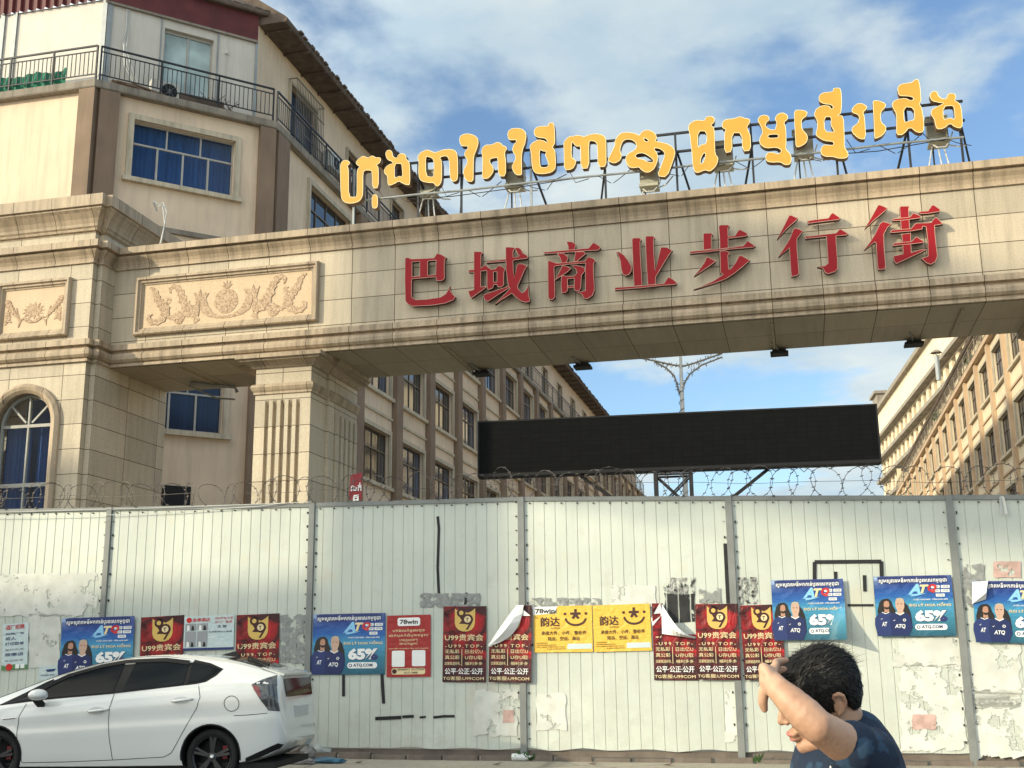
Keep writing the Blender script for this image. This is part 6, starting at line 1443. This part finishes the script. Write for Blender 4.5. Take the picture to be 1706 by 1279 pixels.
def fleshed(name, bm, vox, m, parent=None, smooth=6, fac=.5):
    me = bpy.data.meshes.new(name); me.from_pydata(bm.v, [], bm.f); o = bpy.data.objects.new(name, me); COL.objects.link(o)
    md = o.modifiers.new('r', 'REMESH'); md.mode = 'VOXEL'; md.voxel_size = vox; md.adaptivity = 0
    s = o.modifiers.new('s', 'SMOOTH'); s.factor = fac; s.iterations = smooth
    bake(o); me = o.data; me.materials.clear(); me.materials.append(MT[m]); me.polygons.foreach_set('use_smooth', [True]*len(me.polygons))
    if parent:
        im = WM[parent.name].inverted(); me.transform(im); o.parent = parent
    return o
ms_, ts_, bs_ = newmat('skin'); _o = ts_.nodes.new('ShaderNodeTexCoord').outputs['Object']
_c = mixc(ts_, mapr(ts_, noi(ts_, _o, 9, 5), .35, .65), (.44, .245, .155), (.60, .37, .245)); ts_.links.new(_c, bs_.inputs['Base Color'])
bs_.inputs['Roughness'].default_value = .48; bs_.inputs['Subsurface Weight'].default_value = .12; bs_.inputs['Subsurface Radius'].default_value = (.02, .008, .004); bump(ts_, bs_, noi(ts_, _o, 150, 5, .7), .35, .003)
MT['skin'] = ms_
MT['lip'] = mat('lips', (.45, .16, .13), .4, .1, 30); MT['hair'] = mat('black_hair', (.010, .009, .008), .5, .3, 60, spec=.28)
mt_, tt_, bt_ = newmat('navy_tshirt'); _o = tt_.nodes.new('ShaderNodeTexCoord').outputs['Object']
_c = mixc(tt_, mapr(tt_, noi(tt_, vmap(tt_, _o, (1, 1, 1)), 24, 2, .5), .52, .58), (.007, .018, .042), (.020, .050, .095))
tt_.links.new(_c, bt_.inputs['Base Color']); bt_.inputs['Roughness'].default_value = .9; bump(tt_, bt_, noi(tt_, _o, 6, 4), .5, .03); MT['tshirt'] = mt_
MT['trousers'] = mat('dark_trousers', (.03, .03, .035), .9, .2, 6); MT['shoe'] = mat('dark_shoe', (.03, .03, .03), .6, .2, 6)
DP = 2.85
Hc = onD(1366, 1153, DP); A_ = (-RT*.94-UP*.34).normalized(); U_ = (-RT*.34+UP*.94).normalized(); S_ = -FW
A_ = (A_-S_*A_.dot(S_)).normalized(); U_ = (U_-S_*U_.dot(S_)).normalized()
def hp(a, b_, c=0.): return Hc+A_*a+U_*b_+S_*c
HB = Vector((RT.x, RT.y, 0)).normalized(); SD = Vector((-HB.y, HB.x, 0))   # backwards, and away from the camera
man = thing('person', (onD(1430, 1260, 2.87).x, onD(1430, 1260, 2.87).y, 0), 'black haired man in a navy shirt walking past with a raised forearm across his face', 'person')
ax = (A_, U_, S_)
bm = Flesh()
prims(bm, hp(-.008, .014), (.086, .077, .070), ax, 24); prims(bm, hp(.038, -.036), (.056, .074, .055), ax, 20); prims(bm, hp(.030, .020), (.066, .060, .060), ax, 18)
for s in (-1, 1):
    chain(bm, [hp(-.005, -.068, s*.050), hp(.050, -.103, s*.026), hp(.080, -.110, 0)], [.022, .021, .020]); prims(bm, hp(.062, -.045, s*.040), (.026, .024, .020), ax)
    prims(bm, hp(-.020, -.018, s*.066), (.015, .022, .009), ax); chain(bm, [hp(-.008, -.004, s*.072), hp(-.014, .008, s*.079), hp(-.027, .010, s*.083), hp(-.036, .000, s*.084), hp(-.036, -.018, s*.081), hp(-.027, -.034, s*.076), hp(-.016, -.041, s*.070)], [.0045, .0055, .006, .006, .0055, .006, .007], 8)
    prims(bm, hp(.082, .012, s*.032), (.016, .010, .024), ax); prims(bm, hp(.085, -.012, s*.031), (.012, .010, .014), ax)
chain(bm, [hp(.088, .018), hp(.102, -.014), hp(.112, -.034)], [.010, .010, .0115]); prims(bm, hp(.102, -.039, .012), .0075); prims(bm, hp(.102, -.039, -.012), .0075)
prims(bm, hp(.096, -.070), (.015, .008, .023), ax); prims(bm, hp(.093, -.084), (.014, .008, .020), ax); prims(bm, hp(.082, -.108), (.018, .016, .021), ax)
Nb = onD(1412, 1232, 2.86); Ch = onD(1412, 1292, 2.87)
chain(bm, [hp(-.030, -.070), onD(1396, 1215, 2.855), Nb], [.052, .049, .048])
Sh = onD(1452, 1268, 2.665); El = onD(1362, 1210, 2.58); Wr = onD(1299, 1150, 2.63); Pm = onD(1283, 1133, 2.665)
FSh = onD(1424, 1270, 3.03); Pv = Ch+HB*.10-Vector((0, 0, .40))
chain(bm, [Sh, Sh.lerp(El, .5), El], [.050, .046, .0385]); chain(bm, [El, El.lerp(Wr, .3), El.lerp(Wr, .65), Wr, Pm], [.0385, .040, .036, .029, .026])
# hand: palm, four bent fingers over the brow, thumb hanging beside the face
pa = (Pm-Wr).normalized(); fd = (FW*.85-UP*.02+RT*.30).normalized(); kn = (UP*.55-RT*.75).normalized()
prims(bm, Pm+fd*.012, (.020, .042, .044), ((-RT*.8-UP*.5).normalized(), (UP*.8-RT*.5).normalized(), FW), 14)
for i, L in enumerate((.068, .078, .074, .058)):
    p0 = Pm+fd*.035+(UP*.0225*(1.2-i))-RT*(.008*i-.008); p1 = p0+(fd*.9-RT*.05).normalized()*L*.5; p2 = p1+(fd*.8+RT*.5).normalized()*L*.30; p3 = p2+(fd*.6+RT*.8).normalized()*L*.24
    chain(bm, [Pm+(p0-Pm)*.4, p0, p1, p2, p3], [.012, .0105, .0098, .009, .0075], 10)
chain(bm, [Pm+UP*-.005, Pm-UP*.026-RT*.014, Pm-UP*.048-RT*.017, Pm-UP*.066-RT*.013], [.016, .0135, .0125, .0095], 10)
FEl = FSh+HB*.03-Vector((0, 0, .26)); FWr = FEl-HB*.14-Vector((0, 0, .16)); chain(bm, [FSh, FEl, FWr, FWr-HB*.05-Vector((0, 0, .05))], [.05, .042, .028, .03])
for i in range(4): q = FWr-HB*.06-Vector((0, 0, .06))+SD*(.018*(i-1.5)); chain(bm, [q, q-HB*.02-Vector((0, 0, .04)), q+HB*.01-Vector((0, 0, .065))], [.010, .009, .008], 8)
q = FWr-HB*.04-Vector((0, 0, .04)); chain(bm, [q, q-SD*.035-Vector((0, 0, .03)), q-SD*.035-Vector((0, 0, .055))], [.012, .011, .009], 8)
prims(bm, Ch+HB*.01-Vector((0, 0, .04)), (.09, .15, .13), (HB, SD, Vector((0, 0, 1))), 20); chain(bm, [Ch, Pv], [.12, .125])
feet = []
for s, st in ((-1, .16), (1, -.14)):
    hip = Pv+SD*(s*.085); kn_ = Vector((hip.x, hip.y, .40))-HB*(.10+st*.4); an = Vector((hip.x, hip.y, .075))-HB*(st-.04); feet.append((hip, kn_, an))
    chain(bm, [hip, kn_, an], [.085, .056, .040]); chain(bm, [an-Vector((0, 0, .03)), an-HB*.15-Vector((0, 0, .04))], [.035, .028])
fleshed('body', bm, .0044, 'skin', man, 4)
# lips as a thin coloured surface
bm = Flesh(); prims(bm, hp(.0982, -.0700), (.0140, .0066, .020), ax, 18); prims(bm, hp(.0952, -.0838), (.0136, .0068, .018), ax, 18); fleshed('lips', bm, .003, 'lip', man, 3)
# shirt
bm = Flesh()
prims(bm, Ch+HB*.012-Vector((0, 0, .015)), (.125, .185, .175), (HB, SD, Vector((0, 0, 1))), 24)
chain(bm, [Nb+Vector((0, 0, -.035))+HB*.035, Sh+FW*.02], [.066, .072]); chain(bm, [Nb+Vector((0, 0, -.035))+HB*.035, FSh], [.066, .070]); chain(bm, [onD(1404, 1226, 2.86), Nb+HB*.028+UP*.006, onD(1442, 1262, 2.86)], [.062, .067, .068]); chain(bm, [onD(1438, 1278, 2.86), Ch+HB*.03], [.085, .11])
chain(bm, [Sh, Sh.lerp(El, .36)], [.068, .064]); chain(bm, [FSh, FSh.lerp(FEl, .5)], [.068, .062]); chain(bm, [Ch, Pv-Vector((0, 0, .06))], [.14, .148])
sh = fleshed('shirt', bm, .006, 'tshirt', man, 6)
bm = Flesh(); chain(bm, [onD(1384, 1279, 2.725), onD(1389, 1266, 2.71), onD(1386, 1262, 2.71)], [.0035, .0035, .003], 8); fleshed('shirt_print', bm, .0022, 'ink_white', sh if False else man, 1)
bm = Flesh(); chain(bm, [Pv+Vector((0, 0, .05)), Pv-Vector((0, 0, .05))], [.14, .13])
for hip, k2, an in feet: chain(bm, [hip, k2, an+Vector((0, 0, .03))], [.108, .078, .066])
fleshed('trousers', bm, .009, 'trousers', man, 5)
for hip, k2, an in feet:
    bm = Flesh(); chain(bm, [an-Vector((0, 0, .035))+HB*.03, an-HB*.16-Vector((0, 0, .045))], [.040, .034]); fleshed('shoe', bm, .008, 'shoe', man, 3)
# hair: a cap shaped to the hairline, then locks
def hairline(a): return lerpt([(-.12, -.085), (-.07, -.088), (-.054, -.075), (-.048, -.03), (-.040, .012), (-.012, .018), (-.002, -.030), (.018, -.030), (.030, .002), (.046, .040), (.075, .056), (.12, .060)], a)
rh = random.Random(4)
bm = bmesh.new(); bmesh.ops.create_icosphere(bm, subdivisions=5, radius=1)
roots = []
for v in bm.verts:
    n = v.co.normalized(); p = Vector((-.010+n.x*.088, .016+n.y*.079*(1+.42*max(0, -n.x)*(n.y < 0)), n.z*.073)); k = (p.y-hairline(p.x))/.012
    k = max(-1., min(1., k)); th = .005+.006*max(0, n.y)+.005*max(0, noise.noise(n*5))+.004*noise.noise(n*14)+.006*(abs(n.z) < .6)*max(0, n.x)
    q = n*(th if k > 0 else -.012)*abs(k)
    v.co = hp(p.x+q.x, p.y+q.y, p.z+q.z)
    if k > .3: roots.append((p+q*.7, n))
me = bpy.data.meshes.new('hair'); bm.to_mesh(me); bm.free(); me.materials.append(MT['hair']); me.polygons.foreach_set('use_smooth', [True]*len(me.polygons)); me.transform(WM[man.name].inverted())
hair = bpy.data.objects.new('hair', me); COL.objects.link(hair); hair.parent = man; WM[hair.name] = WM[man.name]
b = MB()
for i in range(9500):
    p, n = rh.choice(roots)
    top = max(0., n.y); d = Vector((-.8+rh.gauss(0, .22), .05+rh.gauss(0, .15), rh.gauss(0, .22)))
    if n.x+rh.gauss(0, .22) > .15 and n.y > .0: d = Vector((.8+rh.gauss(0, .25), -.1+rh.gauss(0, .25), .25*n.z+rh.gauss(0, .25)))
    if n.y < .35 and n.x < .3: d = Vector((-.35+rh.gauss(0, .15), -.9+rh.gauss(0, .12), rh.gauss(0, .1)))
    d = d.normalized(); d = (d-n*d.dot(n)).normalized(); out = .04+.34*top*rh.random()**2+(.30 if rh.random() < .08 else 0)
    d = (d+n*out).normalized(); L = (.018+.028*top)*rh.uniform(.6, 1.15)
    w = n.cross(d).normalized()*.0014
    p = p+n*.001
    P = [p, p+d*L*.5+n*.002, p+d*L-n*.003]
    pts = [hp(*(P[0]-w)), hp(*(P[0]+w)), hp(*(P[1]+w*.8)), hp(*(P[1]-w*.8)), hp(*P[2])]
    b.add(pts, [(0, 1, 2, 3), (3, 2, 4)])
# stray single hairs
for i in range(420):
    p, n = rh.choice(roots)
    if n.y < .15: continue
    d = Vector((-.5+rh.gauss(0, .5), .3+rh.gauss(0, .3), rh.gauss(0, .4))); d = (d.normalized()+n*.7).normalized(); L = rh.uniform(.018, .042); w = n.cross(d).normalized()*.0006
    P = [p, p+d*L*.5, p+d*L-Vector((.006, .006, 0))]
    b.add([hp(*(P[0]-w)), hp(*(P[0]+w)), hp(*(P[1]+w*.8)), hp(*(P[1]-w*.8)), hp(*P[2])], [(0, 1, 2, 3), (3, 2, 4)])
# quiff leaning over the brow
for i in range(420):
    c = rh.uniform(-.045, .06); p = Vector((.070+rh.gauss(0, .010), .075+rh.gauss(0, .010), c)); d = Vector((1.0, -.30+rh.gauss(0, .28), rh.gauss(0, .2))).normalized(); L = rh.uniform(.03, .062); w = Vector((0, rh.gauss(0, 1), rh.gauss(0, 1))).normalized()*.0015
    P = [p, p+d*L*.55+Vector((0, .008, 0)), p+d*L+Vector((0, -.006, 0))]
    b.add([hp(*(P[0]-w)), hp(*(P[0]+w)), hp(*(P[1]+w*.8)), hp(*(P[1]-w*.8)), hp(*P[2])], [(0, 1, 2, 3), (3, 2, 4)])
b.build('hair_locks', 'hair', hair, recalc=False, uv=False)
# ------------------------------------------------------------------ unseen blockers behind the camera, shaped to shade gateway and hoarding
SH = Vector((TO_SUN.x, TO_SUN.y, 0)).normalized(); TAN = math.tan(SUN_EL); LD = 42.
def sp(X, Z, l=LD): return Vector((X, 16.8, Z))+SH*l+Vector((0, 0, l*TAN))
SX = Vector((-SH.y, SH.x, 0)); 
def slabpoly(name, l, parent, m, dl=0., th=.5):
    """an outline given where its shadow meets the hoarding plane, stood up at a chosen distance"""
    q = [sp(x, z, LD+dl) for x, z in l]; b = MB(); back = SH*th
    n = len(q); tri = geometry.tessellate_polygon([[Vector((p[0], p[1], 0)) for p in l]])
    b.add(q, [tuple(t) for t in tri]); b.add([p+back for p in q], [tuple(t) for t in tri]); b.add(q+[p+back for p in q], [(i, (i+1) % n, n+(i+1) % n, n+i) for i in range(n)])
    return b.build(name, m, parent)
G = -LD*TAN
ob_ = thing('shadow_blocker', sp(-4, G), 'unseen block with raised boards behind the camera, added to shade the gateway and hoarding', 'building')
slabpoly('wall', [(-34, G), (9, G), (9, -.9), (-.5, -.9), (-4.05, -.7), (-4.05, .0), (-7.35, .0), (-7.35, 2.75), (-17.0, 2.75), (-17.0, 7.6), (-34, 7.6)], ob_, 'white_panel', 0, 9)  # added mass, its stepped outline shapes the shade low on the hoarding
slabpoly('blocker_tower', [(-7.35, -.2), (-4.1, -.2), (-4.1, 8.), (-7.35, 8.)], ob_, 'white_panel', .5, 3)  # added to put one hoarding panel in shade
slabpoly('blocker_board', [(-14.2, 6.6), (-7.5, 6.6), (-7.5, 12.6), (-14.2, 12.6)], ob_, 'slab', 0, .4)  # invented board, throws the shade across the beam
slabpoly('blocker_slab', [(-7.5, 5.2), (-4, 4.9), (-1.0, 3.62), (2.2, 2.8), (7.5, 2.2), (9., 9.3), (-1.2, 10.3), (-7.5, 12.5)], ob_, 'slab', -.2, .4)  # invented outline, its edges set the slanting shade on beam and hoarding
for x in (-13.5, -10.8, -8.2): 
    slabpoly('blocker_post', [(x-.06, 2.2), (x+.06, 2.2), (x+.06, 6.7), (x-.06, 6.7)], ob_, 'grey_metal', .1, .12)  # added supports under the invented board
slabpoly('blocker_strip', [(-4.1, 4.12), (-4.1, 3.92), (-.9, 3.2), (-.9, 3.38)], ob_, 'grey_metal', -.5, .2)  # added bar that casts the thin slanting shade band on the hoarding
